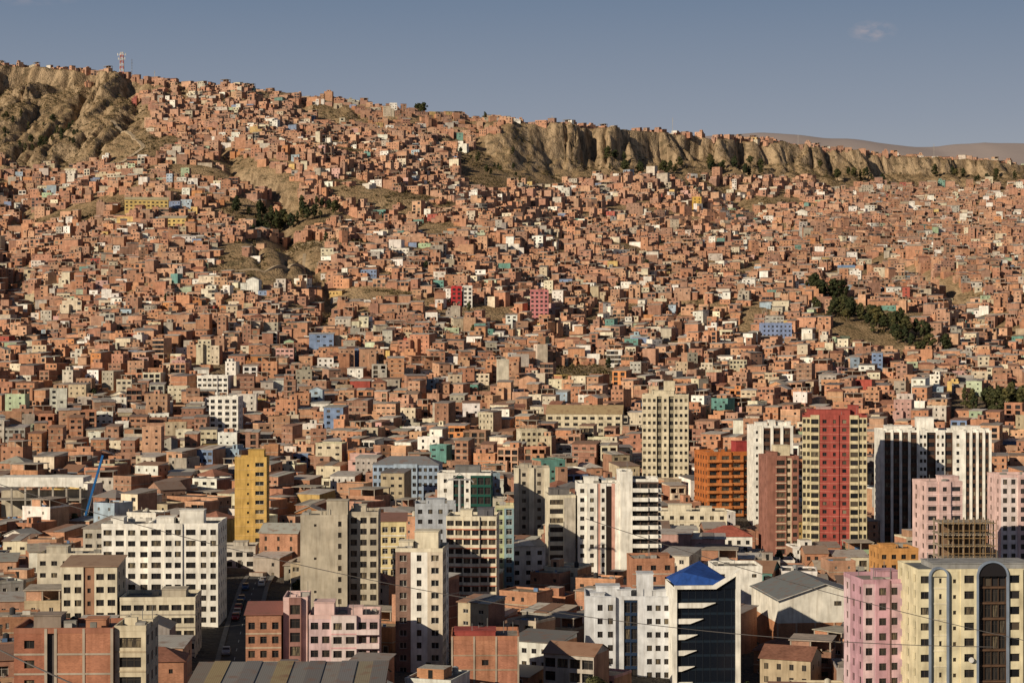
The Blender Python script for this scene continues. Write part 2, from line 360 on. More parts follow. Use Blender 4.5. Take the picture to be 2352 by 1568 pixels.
EXC = []     # occupied footprints
def tank_mesh(c):
    mb = MB(); mb.cyl(0, 0, 0, 1.3, .62, PL, c, 12); mb.cyl(0, 0, 1.3, 1.55, .62, PL, c, 12, .22); return mb.mesh('water_tank')
TANKS = [tank_mesh((.04, .04, .045)), tank_mesh((.28, .30, .32)), tank_mesh((.5, .47, .4))]
TANK = TANKS[0]
def roof_kind(rm, wm, kind, w, dep, z1, rc, wc, wmat, par=.9, ov=.35, strips=None):
    if kind == 'flat':
        t = .2; zr = z1 - par * .7
        rm.poly(((-w / 2 + t, t, zr), (w / 2 - t, t, zr), (w / 2 - t, dep - t, zr), (-w / 2 + t, dep - t, zr)), FLT, rc)
        for (x0, x1, y0, y1) in ((-w / 2, w / 2, -.0, t), (-w / 2, w / 2, dep - t, dep), (-w / 2, -w / 2 + t, t, dep - t), (w / 2 - t, w / 2, t, dep - t)):
            xx = .04
            rm.box(x0 - (xx if x0 < 0 and x0 <= -w / 2 else 0), x1 + (xx if x1 >= w / 2 else 0), y0 - (xx if y0 <= 0 else 0), y1 + (xx if y1 >= dep else 0), zr - .1, z1 + .08, PL, wc)
    elif kind == 'metal':
        h = dep * .09 + .15; X0, X1, y0, y1 = -w / 2 - ov, w / 2 + ov, -ov, dep + ov
        z0 = z1 + .01
        cols = strips or [rc]
        for i, cc in enumerate(cols):
            x0 = X0 + (X1 - X0) * i / len(cols); x1 = X0 + (X1 - X0) * (i + 1) / len(cols)
            dz = (.12 if i % 2 else 0) if strips else 0
            a, b, c, d = (x0, y0, z0 + dz), (x1, y0, z0 + dz), (x1, y1, z0 + h + dz), (x0, y1, z0 + h + dz)
            A, B, C, D = [(p[0], p[1], p[2] + .12) for p in (a, b, c, d)]
            rm.poly((A, B, C, D), MET, cc); rm.poly((a, d, c, b), MET, cc)
            rm.poly((a, b, B, A), MET, cc); rm.poly((b, c, C, B), MET, cc); rm.poly((c, d, D, C), MET, cc); rm.poly((d, a, A, D), MET, cc)
        for sx in (-w / 2, w / 2): wm.poly(((sx, 0, z1), (sx, dep, z1), (sx, dep, z1 + h * .9)), wmat, wc)
        wm.poly(((-w / 2, dep, z1), (w / 2, dep, z1), (w / 2, dep, z1 + h * .9), (-w / 2, dep, z1 + h * .9)), wmat, wc)
    else:
        mat = TIL if kind.startswith('t') else MET; kk = kind[1:]
        x0, x1, y0, y1 = -w / 2 - ov, w / 2 + ov, -ov, dep + ov
        if kk == 'gx':
            h = dep * .5 * .42; ym = dep / 2; z0 = z1 - .12
            for pa, pb in (((x0, y0), (x1, y0)), ((x1, y1), (x0, y1))):
                rm.poly(((pa[0], pa[1], z0), (pb[0], pb[1], z0), (pb[0], ym, z1 + h), (pa[0], ym, z1 + h)), mat, rc)
                rm.poly(((pa[0], pa[1], z0 - .12), (pb[0], pb[1], z0 - .12), (pb[0], pb[1], z0), (pa[0], pa[1], z0)), mat, rc)
            for sx in (-w / 2, w / 2): wm.poly(((sx, 0, z1), (sx, dep, z1), (sx, ym, z1 + h - .08)), wmat, wc)
        elif kk == 'gy':
            h = w * .5 * .42; z0 = z1 - .12
            for sx, sg in ((x0, 1), (x1, -1)):
                q = [(sx, y0, z0), (0, y0, z1 + h), (0, y1, z1 + h), (sx, y1, z0)]
                rm.poly(q if sg < 0 else q[::-1], mat, rc)
                rm.poly(((sx, y0, z0 - .12), (0, y0, z1 + h - .12), (0, y0, z1 + h), (sx, y0, z0)), mat, rc)
            for yy in (0, dep): wm.poly(((-w / 2, yy, z1), (w / 2, yy, z1), (0, yy, z1 + h - .14)), wmat, wc)
        else:
            h = min(w, dep) * .5 * .45; z0 = z1 - .1
            if w > dep: r0, r1 = (x0 + dep / 2, dep / 2, z1 + h), (x1 - dep / 2, dep / 2, z1 + h)
            else: r0, r1 = (0, w / 2, z1 + h), (0, dep - w / 2, z1 + h)
            a, b, c, d = (x0, y0, z0), (x1, y0, z0), (x1, y1, z0), (x0, y1, z0)
            if w > dep:
                for q in ((a, b, r1, r0), (b, c, r1), (c, d, r0, r1), (d, a, r0)): rm.poly(q, mat, rc)
            else:
                for q in ((a, b, r0), (b, c, r1, r0), (c, d, r1), (d, a, r0, r1)): rm.poly(q, mat, rc)
            for p, q in ((a, b), (b, c), (c, d), (d, a)):
                rm.poly(((p[0], p[1], z0 - .15), (q[0], q[1], z0 - .15), q, p), mat, rc)

def put_windows(par, wins, limit=100):
    for i, w in enumerate(wins[:limit]):
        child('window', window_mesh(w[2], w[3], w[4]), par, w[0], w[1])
    rest = wins[limit:]
    if rest:
        mb = MB()
        for w in rest: glass_quad(mb, w)
        o = child('windows', mb.mesh('windows'), par); o['kind'] = 'stuff'
def door_mesh():
    mb = MB(); c = (.09, .05, .03)
    mb.box(-.5, .5, -.06, .0, 0, 2.1, FRD, c); mb.box(-.58, -.5, -.1, 0, 0, 2.2, FRW, c); mb.box(.5, .58, -.1, 0, 0, 2.2, FRW, c); mb.box(-.5, .5, -.1, 0, 2.1, 2.2, FRW, c)
    return mb.mesh('door')
DOOR = door_mesh()

def building(name, label, cat, x, y, w, dep, yaw, ztop, front, left=None, right=None, col=(.6, .55, .45), sh=2.75, roof='flat', rc=(.25, .23, .2), boxes=(), tanks=0, par=.9, group=None, extra=None, wmat=PL, blank=None, strips=None):
    yaw = math.radians(yaw)
    zg = tz(x, y + dep / 2) ; zb = -4.0
    e = top(name, None, label, cat, group, (x, y, zg), yaw)
    H = ztop - zg
    wm = MB(); rm = MB(); wins = []; bals = []
    tw = sum(g['w'] for g in front)
    for g in front: g['w'] *= w / tw; g['xs'] = [q * w / tw for q in g['xs']] if g['xs'] else None
    faces = [(front, -w / 2, 0, 0.)]
    for segs, px, py, a, L in ((left, -w / 2, dep, -math.pi / 2, dep), (right, w / 2, 0, math.pi / 2, dep)):
        if segs is None: segs = [S(L, blank or col, 0, m=wmat)]
        t = sum(g['w'] for g in segs)
        for g in segs: g['w'] *= L / t; g['xs'] = [q * L / t for q in g['xs']] if g['xs'] else None
        faces.append((segs, px, py, a))
    for segs, px, py, a in faces:
        ws, bs_ = facade(wm, px, py, a, zb, H, segs, sh, par); wins += ws; bals += bs_
    facade(wm, w / 2, dep, math.pi, zb, H, [S(w, blank or col, 0, m=wmat)], sh, par)
    roof_kind(rm, wm, roof, w, dep, H, rc, col, wmat, par, strips=strips)
    for bx in boxes:
        bx0, by0, bw, bd, bh = bx[:5]; bc = bx[5] if len(bx) > 5 else col
        zr = H - par * .7 if roof == 'flat' else H
        wm.box(bx0 - bw / 2, bx0 + bw / 2, by0, by0 + bd, zr, H + bh, PL, bc, FLT, rc)
        rm.box(bx0 - bw / 2 - .15, bx0 + bw / 2 + .15, by0 - .15, by0 + bd + .15, H + bh + .003, H + bh + .15, PL, bc, bottom=True)
    if roof == 'flat':      # small rooftop clutter: vents, aerials
        for i in range(R.randint(4, 8)):
            vx, vy = R.uniform(-w * .42, w * .42), R.uniform(.8, dep * .8)
            if R.random() < .5: rm.beam((vx, vy, H - .6), (vx, vy, H + R.uniform(1, 2.6)), .05, PL, (.2, .2, .2))
            else:
                s_ = R.uniform(.4, 1.0); rm.box(vx - s_, vx + s_, vy - s_ * .6, vy + s_ * .6, H - par * .7 + .002, H + R.uniform(.1, .7), PL, R.choice([(.4, .38, .35), (.25, .24, .22), col]))
    child('wall', wm.mesh('wall'), e); child('roof', rm.mesh('roof'), e)
    put_windows(e, wins)
    for p, a, W, sp_ in bals: child('balcony', balcony_mesh(W, sp_), e, p, a)
    for i in range(tanks): child('water_tank', TANK, e, (R.uniform(-w * .35, w * .35), R.uniform(dep * .3, dep * .8), H - par * .7))
    child('door', DOOR, e, (w * .2, -.002, 0))
    co, si = math.cos(yaw), math.sin(yaw)
    EXC.append((x - si * dep / 2, y + co * dep / 2, w / 2 + 1, dep / 2 + 1, yaw))
    if extra: extra(e, H, w, dep)
    return e

# ------------------------------------------------------------------ camera
cam = bpy.data.cameras.new('camera'); cam.sensor_width = 36; cam.lens = 4400 / 2352 * 36
cam.clip_end = 40000; cam.clip_start = 1
co_ = bpy.data.objects.new('camera', cam); LINK(co_); co_.location = (0, 0, 0); co_.rotation_euler = (math.radians(90), 0, 0)
scene.camera = co_

# ------------------------------------------------------------------ light
SUN = Vector((-.66, -.67, .375)).normalized()
el = math.asin(SUN.z)
wd = bpy.data.worlds.new('World'); scene.world = wd; wd.use_nodes = True
nt = wd.node_tree; bg = nt.nodes['Background']
sky = nt.nodes.new('ShaderNodeTexSky'); sky.sky_type = 'NISHITA'; sky.sun_disc = False
sky.sun_elevation = el; sky.sun_rotation = math.atan2(SUN.x, SUN.y) % (2 * math.pi)
sky.altitude = 3700; sky.air_density = 1.0; sky.dust_density = 2.2; sky.ozone_density = 1.2
skc = mixc(nt, sky.outputs[0], (1.08, .93, .85), 1, 'MULTIPLY')
tc = nt.nodes.new('ShaderNodeTexCoord')
# dusty air thickening towards the horizon
sp = nt.nodes.new('ShaderNodeSeparateXYZ'); nt.links.new(tc.outputs['Generated'], sp.inputs[0])
hz_c = ramp(nt, sp.outputs[2], [(.07, (.37, .385, .41)), (.115, (.27, .305, .37)), (.175, (.165, .222, .315))])
sc_n = nt.nodes.new('ShaderNodeVectorMath'); sc_n.operation = 'SCALE'; sc_n.inputs['Scale'].default_value = 1 / .058; nt.links.new(hz_c, sc_n.inputs[0])
skc = mixc(nt, skc, sc_n.outputs[0], ramp(nt, sp.outputs[2], [(0, .92), (.2, .88), (.36, 0.)]))
def wisp(dirv, sz, amt, prev):
    d = Vector(dirv).normalized()
    mp = nt.nodes.new('ShaderNodeMapping'); mp.vector_type = 'POINT'; mp.inputs['Location'].default_value = (-d.x / sz[0], -d.y / 1., -d.z / sz[1]); mp.inputs['Scale'].default_value = (1 / sz[0], 1, 1 / sz[1])
    nt.links.new(tc.outputs['Generated'], mp.inputs[0])
    ln = nt.nodes.new('ShaderNodeVectorMath'); ln.operation = 'LENGTH'; nt.links.new(mp.outputs[0], ln.inputs[0])
    msk = ramp(nt, ln.outputs['Value'], [(0, 1.), (1, 0.)])
    nz = ramp(nt, noise(nt, tc.outputs['Generated'], 140, 6, (1, 1, 2.2)), [(.38, 0.), (.66, 1.)])
    mm = nt.nodes.new('ShaderNodeMath'); mm.operation = 'MULTIPLY'; nt.links.new(msk, mm.inputs[0]); nt.links.new(nz, mm.inputs[1])
    m2 = nt.nodes.new('ShaderNodeMath'); m2.operation = 'MULTIPLY'; m2.inputs[1].default_value = amt; nt.links.new(mm.outputs[0], m2.inputs[0])
    return mixc(nt, prev, (8.6, 7.0, 6.9), m2.outputs[0])
skc = wisp((.1825, .97, .157), (.013, .006), .6, skc)
skc = wisp((-.252, .96, .175), (.04, .007), .35, skc)
nt.links.new(skc, bg.inputs[0]); bg.inputs[1].default_value = .058
sl = bpy.data.lights.new('sun', 'SUN'); sl.energy = 5.0; sl.angle = math.radians(.5); sl.color = (1, .85, .63)
so = bpy.data.objects.new('sun', sl); LINK(so); so.rotation_euler = (-SUN).to_track_quat('-Z', 'Y').to_euler()
so.location = (-400, -300, 500)
scene.view_settings.view_transform = 'Standard'; scene.view_settings.look = 'None'; scene.view_settings.exposure = 0

# ------------------------------------------------------------------ ground sheet
ys = np.concatenate([np.arange(-400, 300, 25), np.arange(300, 1240, 8), np.arange(1240, 1600, 5), np.arange(1600, 2480, 2.4), np.array([2500, 2600, 2800, 3200, 4000, 6000, 9000, 14000, 20000.])])
ss = np.linspace(-.45, .45, 1000)
YY, SS = np.meshgrid(ys, ss, indexing='ij'); XX = SS * (np.maximum(YY, 0) + 250)
ZZ = terrain(XX, YY)
nv = XX.size; nr, nc = XX.shape
me = bpy.data.meshes.new('ground'); me.vertices.add(nv)
me.vertices.foreach_set('co', np.stack([XX, YY, ZZ], -1).astype(np.float32).ravel())
idx = np.arange(nv).reshape(nr, nc)
q = np.stack([idx[:-1, :-1], idx[:-1, 1:], idx[1:, 1:], idx[1:, :-1]], -1).reshape(-1, 4).astype(np.int32)
me.loops.add(q.size); me.loops.foreach_set('vertex_index', q.ravel())
me.polygons.add(len(q)); me.polygons.foreach_set('loop_start', np.arange(0, q.size, 4, dtype=np.int32))
me.update(calc_edges=True); me.materials.append(M_TER)
struct('ground', me)
hx = np.linspace(-3200, 3800, 220); hy = np.linspace(6300, 9800, 60)
HX, HY = np.meshgrid(hx, hy, indexing='xy')
prof = np.interp(hx, [-3200, 0, 600, 950, 1220, 1500, 1770, 1860, 1970, 2140, 2500, 3800], [500, 700, 850, 860, 856, 846, 824, 836, 846, 834, 820, 780])
tt = np.clip((HY - 6300) / 1700., 0, 1); tb = np.clip((HY - 8000) / 1800., 0, 1)
HZ = 190 + (prof[None, :] - 190 + (fbm(HX / 500., HY / 500., 41, 4) - .5) * 45 * tt + (vnoise(HX / 130., HY / 130., 44) - .5) * 8) * (tt ** .8) * (1 - tb ** 2)
me = bpy.data.meshes.new('distant_hills'); nv = HX.size; nr, nc = HX.shape
me.vertices.add(nv); me.vertices.foreach_set('co', np.stack([HX, HY, HZ], -1).astype(np.float32).ravel())
idx = np.arange(nv).reshape(nr, nc)
q = np.stack([idx[:-1, :-1], idx[:-1, 1:], idx[1:, 1:], idx[1:, :-1]], -1).reshape(-1, 4).astype(np.int32)
me.loops.add(q.size); me.loops.foreach_set('vertex_index', q.ravel()); me.polygons.add(len(q))
me.polygons.foreach_set('loop_start', np.arange(0, q.size, 4, dtype=np.int32)); me.update(calc_edges=True); me.materials.append(M_HILL)
for p in me.polygons: p.use_smooth = True
struct('distant_hills', me)

# ------------------------------------------------------------------ colours
WH = (.80, .78, .73); CR = (.62, .55, .41); CR2 = (.68, .62, .49); BE = (.46, .41, .33); BRK = (.43, .21, .13); CON = (.36, .33, .29)
YE = (.57, .37, .115); RED = (.33, .075, .062); ORG = (.46, .15, .045); PNK = (.66, .47, .45)
SLAB = (.40, .34, .28)
AP, AB = 'apartment_building', 'apartment building'
building(AP, 'white six-storey apartment block with rows of dark windows', AB, -88.9, 441, 11.2, 14, 0, -42.0,
         [S(5.6, WH, 2, 1.9, 1.25, .8), S(5.6, WH, 2, 1.7, 1.25, .8, o=.3)], [S(14, WH, 3)], None, WH, 2.5, boxes=[(-3, 5, 3, 4, 1.0, WH)])
building(AP, 'long white apartment block with dark windows and rooftop lift house', AB, -75.2, 438, 16.0, 15, 1, -41.6,
         [S(3.7, WH, 1, 2.2, 1.3, .75), S(4.2, WH, 2, 1.4, 1.25, .8, o=.35), S(3.7, WH, 1, 2.2, 1.3, .75), S(4.4, WH, 2, 1.3, 1.25, .8, o=.35)], None,
         [S(15, WH, 4, 1.2, 1.2)], WH, 2.5, boxes=[(-4.4, 2, 4, 4, 1.2, WH), (1.5, 3, 5.5, 4, 2.7, WH)], tanks=2)
building(AP, 'slim ochre yellow tower with blank painted walls and few windows', AB, -76.4, 560, 9.3, 9, 2, -33.8,
         [S(5.2, YE, 0, b=(.61, .41, .16), xs=[3.9], ww=.6, wh=.7), S(4.1, (.6, .395, .13), 1, 2.5, 1.2, b=(.61, .41, .17), o=.15, dark=False)], None, [S(9, YE, 3, 1, 1.1)], YE, 2.75, boxes=[(1.5, 1, 4.6, 5, 2.0, YE)])
building('building', 'low white shop row with dark openings below the yellow tower', 'building', -80, 541, 15, 10, 2, -57.8, [S(15, (.6, .57, .52), 5, 1.9, 1.4, .6)], None, None, (.5, .46, .4), 2.7, boxes=[(3, 3, 4, 4, .9)])
building(AP, 'raw grey-beige concrete slab block with narrow window strips', AB, -44.2, 450, 11, 12, 1, -40.8,
         [S(7.5, BE, 0, xs=[3.5], ww=.6, wh=.6, skip=.3), S(3.5, BE, 1, .8, 1.2)], None, [S(12, BE, 3)], BE, 2.6, boxes=[(3, 2, 5, 5, 3.2, BE)])
building(AP, 'beige apartment wing with a grid of dark windows', AB, -35.1, 453, 6.9, 11, 1, -40.3,
         [S(6.9, (.5, .45, .36), 3, 1.5, 1.4, .8)], None, [S(11, BE, 3)], BE, 2.6, boxes=[(-1, 2, 3, 3, 1.5)])
building(AP, 'narrow white tower with brown brick corner panels', AB, -19.4, 400, 9.9, 12, -4, -43.2,
         [S(3.2, (.24, .15, .12), 1, 1.5, 1.3, .8, m=BR, dark=False), S(3.5, WH, 1, 1.0, 1.3), S(3.2, (.62, .54, .44), 1, 1.6, 1.3, m=PL, dark=False)], None,
         [S(7, (.6, .52, .42), 3, 1.3, 1.3), S(5, WH, 1)], CR2, 2.6, boxes=[(1.2, 3, 5, 5, 3.2, CR2), (-3, 2, 3, 4, 1.2, CR2)])
building(AP, 'cream apartment block with red sill bands and wide windows', AB, -10.2, 480, 12.6, 12, -3, -43.8,
         [S(4.2, CR2, 2, 1.7, 1.3, .9, b=(.45, .16, .1)), S(4.2, CR2, 2, 1.7, 1.3, .9, o=.5, b=(.45, .16, .1)), S(4.2, CR2, 2, 1.7, 1.3, .9, b=(.45, .16, .1))], None, [S(12, CR2, 3)], CR2, 2.35,
         boxes=[(3.4, 2, 4, 4, 1.8, (.12, .12, .14)), (-1.5, 3, 3, 4, 1.3)])
building(AP, 'beige block with long balconies on every floor', AB, 14.2, 542, 7.6, 12, 4, -43.5,
         [S(4.4, CR2, 1, 3.8, 1.4, .9, b=CR2), S(3.2, (.5, .46, .4), 0)], [S(12, CR2, 3)], None, CR2, 2.6, boxes=[(-.5, 2, 5.5, 6, 1.6, (.16, .15, .15))])
building(AP, 'tall white tower with pink vertical stripes and lift core', AB, 24.6, 540, 12, 12, 2, -40.0,
         [S(2.4, WH, 1, 1.2, 1.2), S(3.0, WH, 1, 1.1, 1.2, o=.5), S(.9, (.6, .34, .28), 0, o=.2), S(1.6, WH, 1, .9, 1.2, o=.2), S(1.6, (.03, .022, .02), 0, m=GLC), S(.9, (.6, .34, .28), 0, o=.3), S(1.6, WH, 0, o=.3)], [S(12, WH, 3)], None, WH, 2.6,
         boxes=[(-2, 3, 4, 4, 1.5, WH)], tanks=1)
building(AP, 'white blank lift core rising above its neighbours', AB, 32.2, 539, 3.4, 12, 2, -36.6, [S(3.4, WH, 0)], None, None, WH, 2.6)
building(AP, 'white and dark banded tower with deep horizontal balconies', AB, 37.6, 540, 7.2, 12, -3, -38.8,
         [S(4.4, (.10, .07, .06), 2, 1.9, 1.6, .6, bal=(1.3, WH, 1.05)), S(2.8, (.1, .07, .06), 1, 2.2, 1.6, .6, bal=(.8, WH, 1.05))], None, [S(12, (.1, .07, .06), 3, bal=(.9, WH, 1.0))], WH, 2.6)
building(AP, 'tall cream tower with a dark recessed centre strip', AB, 61.6, 770, 18.6, 16, -6, -21.3,
         [S(5.9, CR, 3, 1.1, 1.3, b=(.66, .59, .45)), S(2.0, (.3, .27, .2), 1, 1.5, 1.6, .6, o=-.6), S(2.8, CR, 1, 1.0, 1.3, o=.1, b=(.66, .59, .45)), S(2.0, (.3, .27, .2), 1, 1.5, 1.6, .6, o=-.6), S(5.9, CR, 3, 1.1, 1.3, b=(.66, .59, .45))], [S(16, CR, 4)], [S(16, CR, 4)], CR, 3.0,
         boxes=[(-1, 3, 9, 8, 1.4, CR), (1.5, 5, 4.5, 5, 5.2, CR)])
building(AP, 'orange-red block with stacked recessed balconies', AB, 82.5, 722, 18.6, 16, 12, -41.5,
         [S(4.6, ORG, 1, 2.8, 1.9, .4, bal=(1.2, (.52, .2, .07), .9)), S(4.6, ORG, 1, 3.0, 1.9, .4, o=.6, bal=(1.2, (.52, .2, .07), .9)), S(4.6, ORG, 1, 3.0, 1.9, .4, bal=(1.2, (.52, .2, .07), .9)), S(4.6, ORG, 2, 1.6, 1.7, .5)], [S(16, ORG, 5, 1.8, 1.4)], None, ORG, 2.9,
         boxes=[(5.5, 2, 5.5, 6, 3.6, (.33, .05, .05))], tanks=2)
STB = (.10, .055, .038)
def stripes(n, w):
    out = []
    for i in range(n):
        out.append(S(.9, (.84, .82, .76), 0, o=.35)); out.append(S(w, STB, 1, w - .3, 1.5, .7))
    out.append(S(.9, (.84, .82, .76), 0, o=.35)); return out
building(AP, 'white tower with dark brown vertical stripes', AB, 96, 704, 14.6, 15, 2, -31.0, [S(2.4, WH, 1, .8, 1.1)] + stripes(3, 2.4) , [S(15, WH, 4)], None, WH, 2.85, boxes=[(-4, 2, 4, 4, 1.2), (0, 2, 2.2, 4, 1.9), (4, 3, 3.6, 4, 1.2), (6, 1, 1.4, 2, 1.6)])
TC = (.30, .14, .11)
building(AP, 'terracotta tower with cream banded balconies', AB, 90.6, 640, 10.6, 13, 6, -38.2,
         [S(2.6, TC, 0, m=PL), S(3.6, TC, 1, 2.8, 1.6, .6, o=.5, b=(.66, .55, .42)), S(2.0, (.62, .5, .38), 1, 1.3, 1.3), S(2.4, TC, 1, 1.5, 1.4)], [S(13, TC, 2, 1., 1.3)], None, TC, 2.7,
         boxes=[(.5, 3, 5, 5, 3.3, CR), (-3, 2, 3, 4, 1.2)])
rc_ = (.55, .48, .31)
building(AP, 'tall maroon and cream tower with window columns on every floor', AB, 104.4, 620, 20.6, 16, -9, -23.8,
         [S(2.6, rc_, 2, .9, 1.35, b=(.62, .54, .38)), S(2.8, rc_, 1, 2.4, 1.6, .6, o=.4, b=(.62, .54, .38)), S(3.4, RED, 1, 1.3, 1.2, o=.1, b=(.42, .15, .12)), S(2.9, RED, 1, .9, 1.2, o=.5, b=(.42, .15, .12)), S(3.4, RED, 1, 1.3, 1.2, o=.1, b=(.42, .15, .12)), S(2.9, rc_, 1, 2.4, 1.6, .6, o=.4, b=(.62, .54, .38)), S(2.6, rc_, 2, .9, 1.35, b=(.62, .54, .38))],
         [S(16, rc_, 4)], [S(16, (.45, .39, .26), 3)], RED, 2.65, boxes=[(-2, 2, 14, 9, 1.6, RED), (6, 4, 3.5, 5, 3.0, RED), (-3.5, 5, 5, 5, 2.4, (.4, .3, .28))])
building(AP, 'wide white twin tower with dark brown vertical bays', AB, 144.2, 652, 37.4, 17, -4, -30.2,
         [S(1.5, WH, 0, o=.35)] + stripes(4, 2.1)[1:] + [S(2.6, WH, 2, .9, 1.2), S(3.0, STB, 1, 2.5, 1.5, .7, o=-.9), S(3.2, WH, 2, .8, 1.2, o=.3), S(2.6, STB, 1, 2.0, 1.5, .7, o=-.3), S(3.6, WH, 1, 1.0, 1.2, o=.3)] + stripes(4, 1.3),
         [S(17, WH, 3, 1.4, 1.3)], None, WH, 2.75, boxes=[(-3, 3, 5.6, 6, 4.2, WH), (-12, 3, 9, 6, 1.3), (11, 3, 9, 6, 1.2)] + [(-17 + 4.3 * i, .2, 1.2, 1.5, .6) for i in range(9)])
building(AP, 'pale pink tower with wrapped window bands', AB, 117.4, 520, 10.2, 11, 8, -38,
         [S(3.4, PNK, 1, 2.4, 1.2, b=(.78, .6, .58)), S(3.4, PNK, 1, 1.2, 1.2, o=.4, b=(.78, .6, .58)), S(3.4, PNK, 1, 2.4, 1.2, b=(.78, .6, .58))], [S(11, PNK, 2)], None, PNK, 2.6, boxes=[(2.5, 2, 4.6, 5, 1.2)])
building(AP, 'pink and white tower with paired dark windows', AB, 148.8, 560, 12, 12, 5, -39,
         [S(5, (.76, .66, .64), 2, 1.3, 1.5), S(3, PNK, 1, 1.4, 1.5, o=.4), S(4, (.76, .66, .64), 2, 1.2, 1.5)], [S(12, PNK, 2)], None, PNK, 2.7)
building(AP, 'low orange building with a flat roof', 'building', 101, 500, 10.4, 10, 5, -54, [S(10.4, (.55, .28, .10), 4, 1.3, 1.2)], [S(10, (.55, .28, .1), 3)], None, (.55, .28, .1), 2.7, boxes=[(-2, 3, 4, 3, .8)])
LP = (.50, .30, .36)
building(AP, 'lavender pink tower with balcony corner', AB, 68.8, 351, 9.2, 12, 7, -43.6,
         [S(2.3, (.62, .46, .50), 1, 1.3, 1.35), S(2.6, LP, 1, 1.4, 1.35, o=.4), S(4.3, (.58, .40, .45), 2, 1.2, 1.35)], [S(4, (.62, .46, .5), 1, 1.5, 1.3), S(8, LP, 2)], None, LP, 2.75, boxes=[(1, 3, 4, 4, 1.2)], tanks=1)
def arches(e, H, w, dep):
    for cx, hw, nm in ((-7.1, 1.6, 0), (2.55, 2.72, 1)):
        mb = MB(); c = (.22, .27, .36); t = .34; y0, y1 = -.6, .2
        zt = H - 1.2
        for sx in (-1, 1): mb.box(cx + sx * hw - t / 2, cx + sx * hw + t / 2, y0, .0, -2, zt, PL, c)
        n = 20
        for i in range(n):
            a0, a1 = math.pi * i / n, math.pi * (i + 1) / n
            def pt(a, r, y): return (cx + math.cos(a) * r, y, zt + math.sin(a) * r * .95)
            r0, r1 = hw - t / 2, hw + t / 2
            mb.poly((pt(a0, r0, y0), pt(a0, r1, y0), pt(a1, r1, y0), pt(a1, r0, y0)), PL, c)
            mb.poly((pt(a0, r1, y0), pt(a0, r1, y1), pt(a1, r1, y1), pt(a1, r1, y0)), PL, c)
            mb.poly((pt(a0, r0, y0), pt(a1, r0, y0), pt(a1, r0, y1), pt(a0, r0, y1)), PL, c)
            mb.poly((pt(a0, r0, y1), pt(a1, r0, y1), pt(a1, r1, y1), pt(a0, r1, y1)), PL, c)
            # infill behind the arch ring
            mb.poly(((cx, -.33, zt), pt(a0, r0, -.33), pt(a1, r0, -.33)), GLC if nm else PL, (.02, .018, .02) if nm else (.70, .63, .44))
        child('arch', mb.mesh('arch'), e)
    mb = MB(); mb.cyl(0, 0, 0, .12, .45, PL, (.5, .5, .5), 14, .5); o = child('satellite_dish', mb.mesh('satellite_dish'), e, (-1.3, -.5, H - 16)); o.rotation_euler = (math.radians(70), 0, math.radians(-30))
CY = (.70, .63, .44)
building(AP, 'cream apartment block with blue-grey arched bays and dark glazed centre', AB, 82.7, 340, 21.6, 14, 3, -40.4,
         [S(2.6, CY, 1, 1.5, 1.3), S(3.1, CY, 1, .5, .9, b=(.74, .67, .5)), S(2.1, CY, 1, .6, .7), S(3.1, CY, 1, 1.8, 1.4, o=.25), S(5.3, (.06, .036, .025), 4, 1.2, 2.3, .25, o=-.3, b=(.12, .07, .045)), S(3, CY, 1, 1.8, 1.4, o=.25), S(2.8, CY, 1, 1.4, 1.3)],
         [S(14, CY, 3)], None, CY, 2.78, extra=arches, rc=(.16, .17, .18), par=.5, boxes=[(2, 4, 18, 8, .5, (.3, .3, .3))])
def frame_building(x, y, w, dep, yaw, zt, nfl, label):
    zg = tz(x, y); e = top('unfinished_building', None, label, 'unfinished building', None, (x, y, zg), math.radians(yaw)); H = zt - zg
    mb = MB(); c = (.34, .29, .23)
    for k in range(nfl + 1):
        z = H - k * 2.9
        mb.box(-w / 2, w / 2, 0, dep, z - .28, z, PL, c, bottom=True)
    child('floor_slab', mb.mesh('floor_slab'), e)
    cm = MB()
    cm.box(-.17, .17, -.17, .17, -3, H + .6, PL, (.3, .24, .18)); cme = cm.mesh('column')
    for i in range(6):
        for j in range(3):
            child('column', cme, e, (-w / 2 + .4 + (w - .8) * i / 5, .4 + (dep - .8) * j / 2, 0))
    wb = MB()
    wb.box(-w / 2 + .7, w / 2 - .7, dep * .55, dep * .57, -3, H - .3, BR, (.2, .13, .09)); child('wall', wb.mesh('wall'), e)
    sp = MB()
    for i in range(11):
        xx = -w / 2 + i * w / 10; sp.beam((xx, -.7, -3), (xx, -.7, H + .9), .07, PL, (.25, .16, .08))
    for k in range(int(H / 1.9)): sp.beam((-w / 2, -.7, H - k * 1.9), (w / 2, -.7, H - k * 1.9), .07, PL, (.3, .2, .1))
    child('scaffolding', sp.mesh('scaffolding'), e)
    EXC.append((x, y + dep / 2, w / 2 + 1, dep / 2 + 1, math.radians(yaw)))
frame_building(114.4, 480, 13.6, 9, 3, -45.4, 7, 'unfinished concrete frame building wrapped in timber scaffolding')

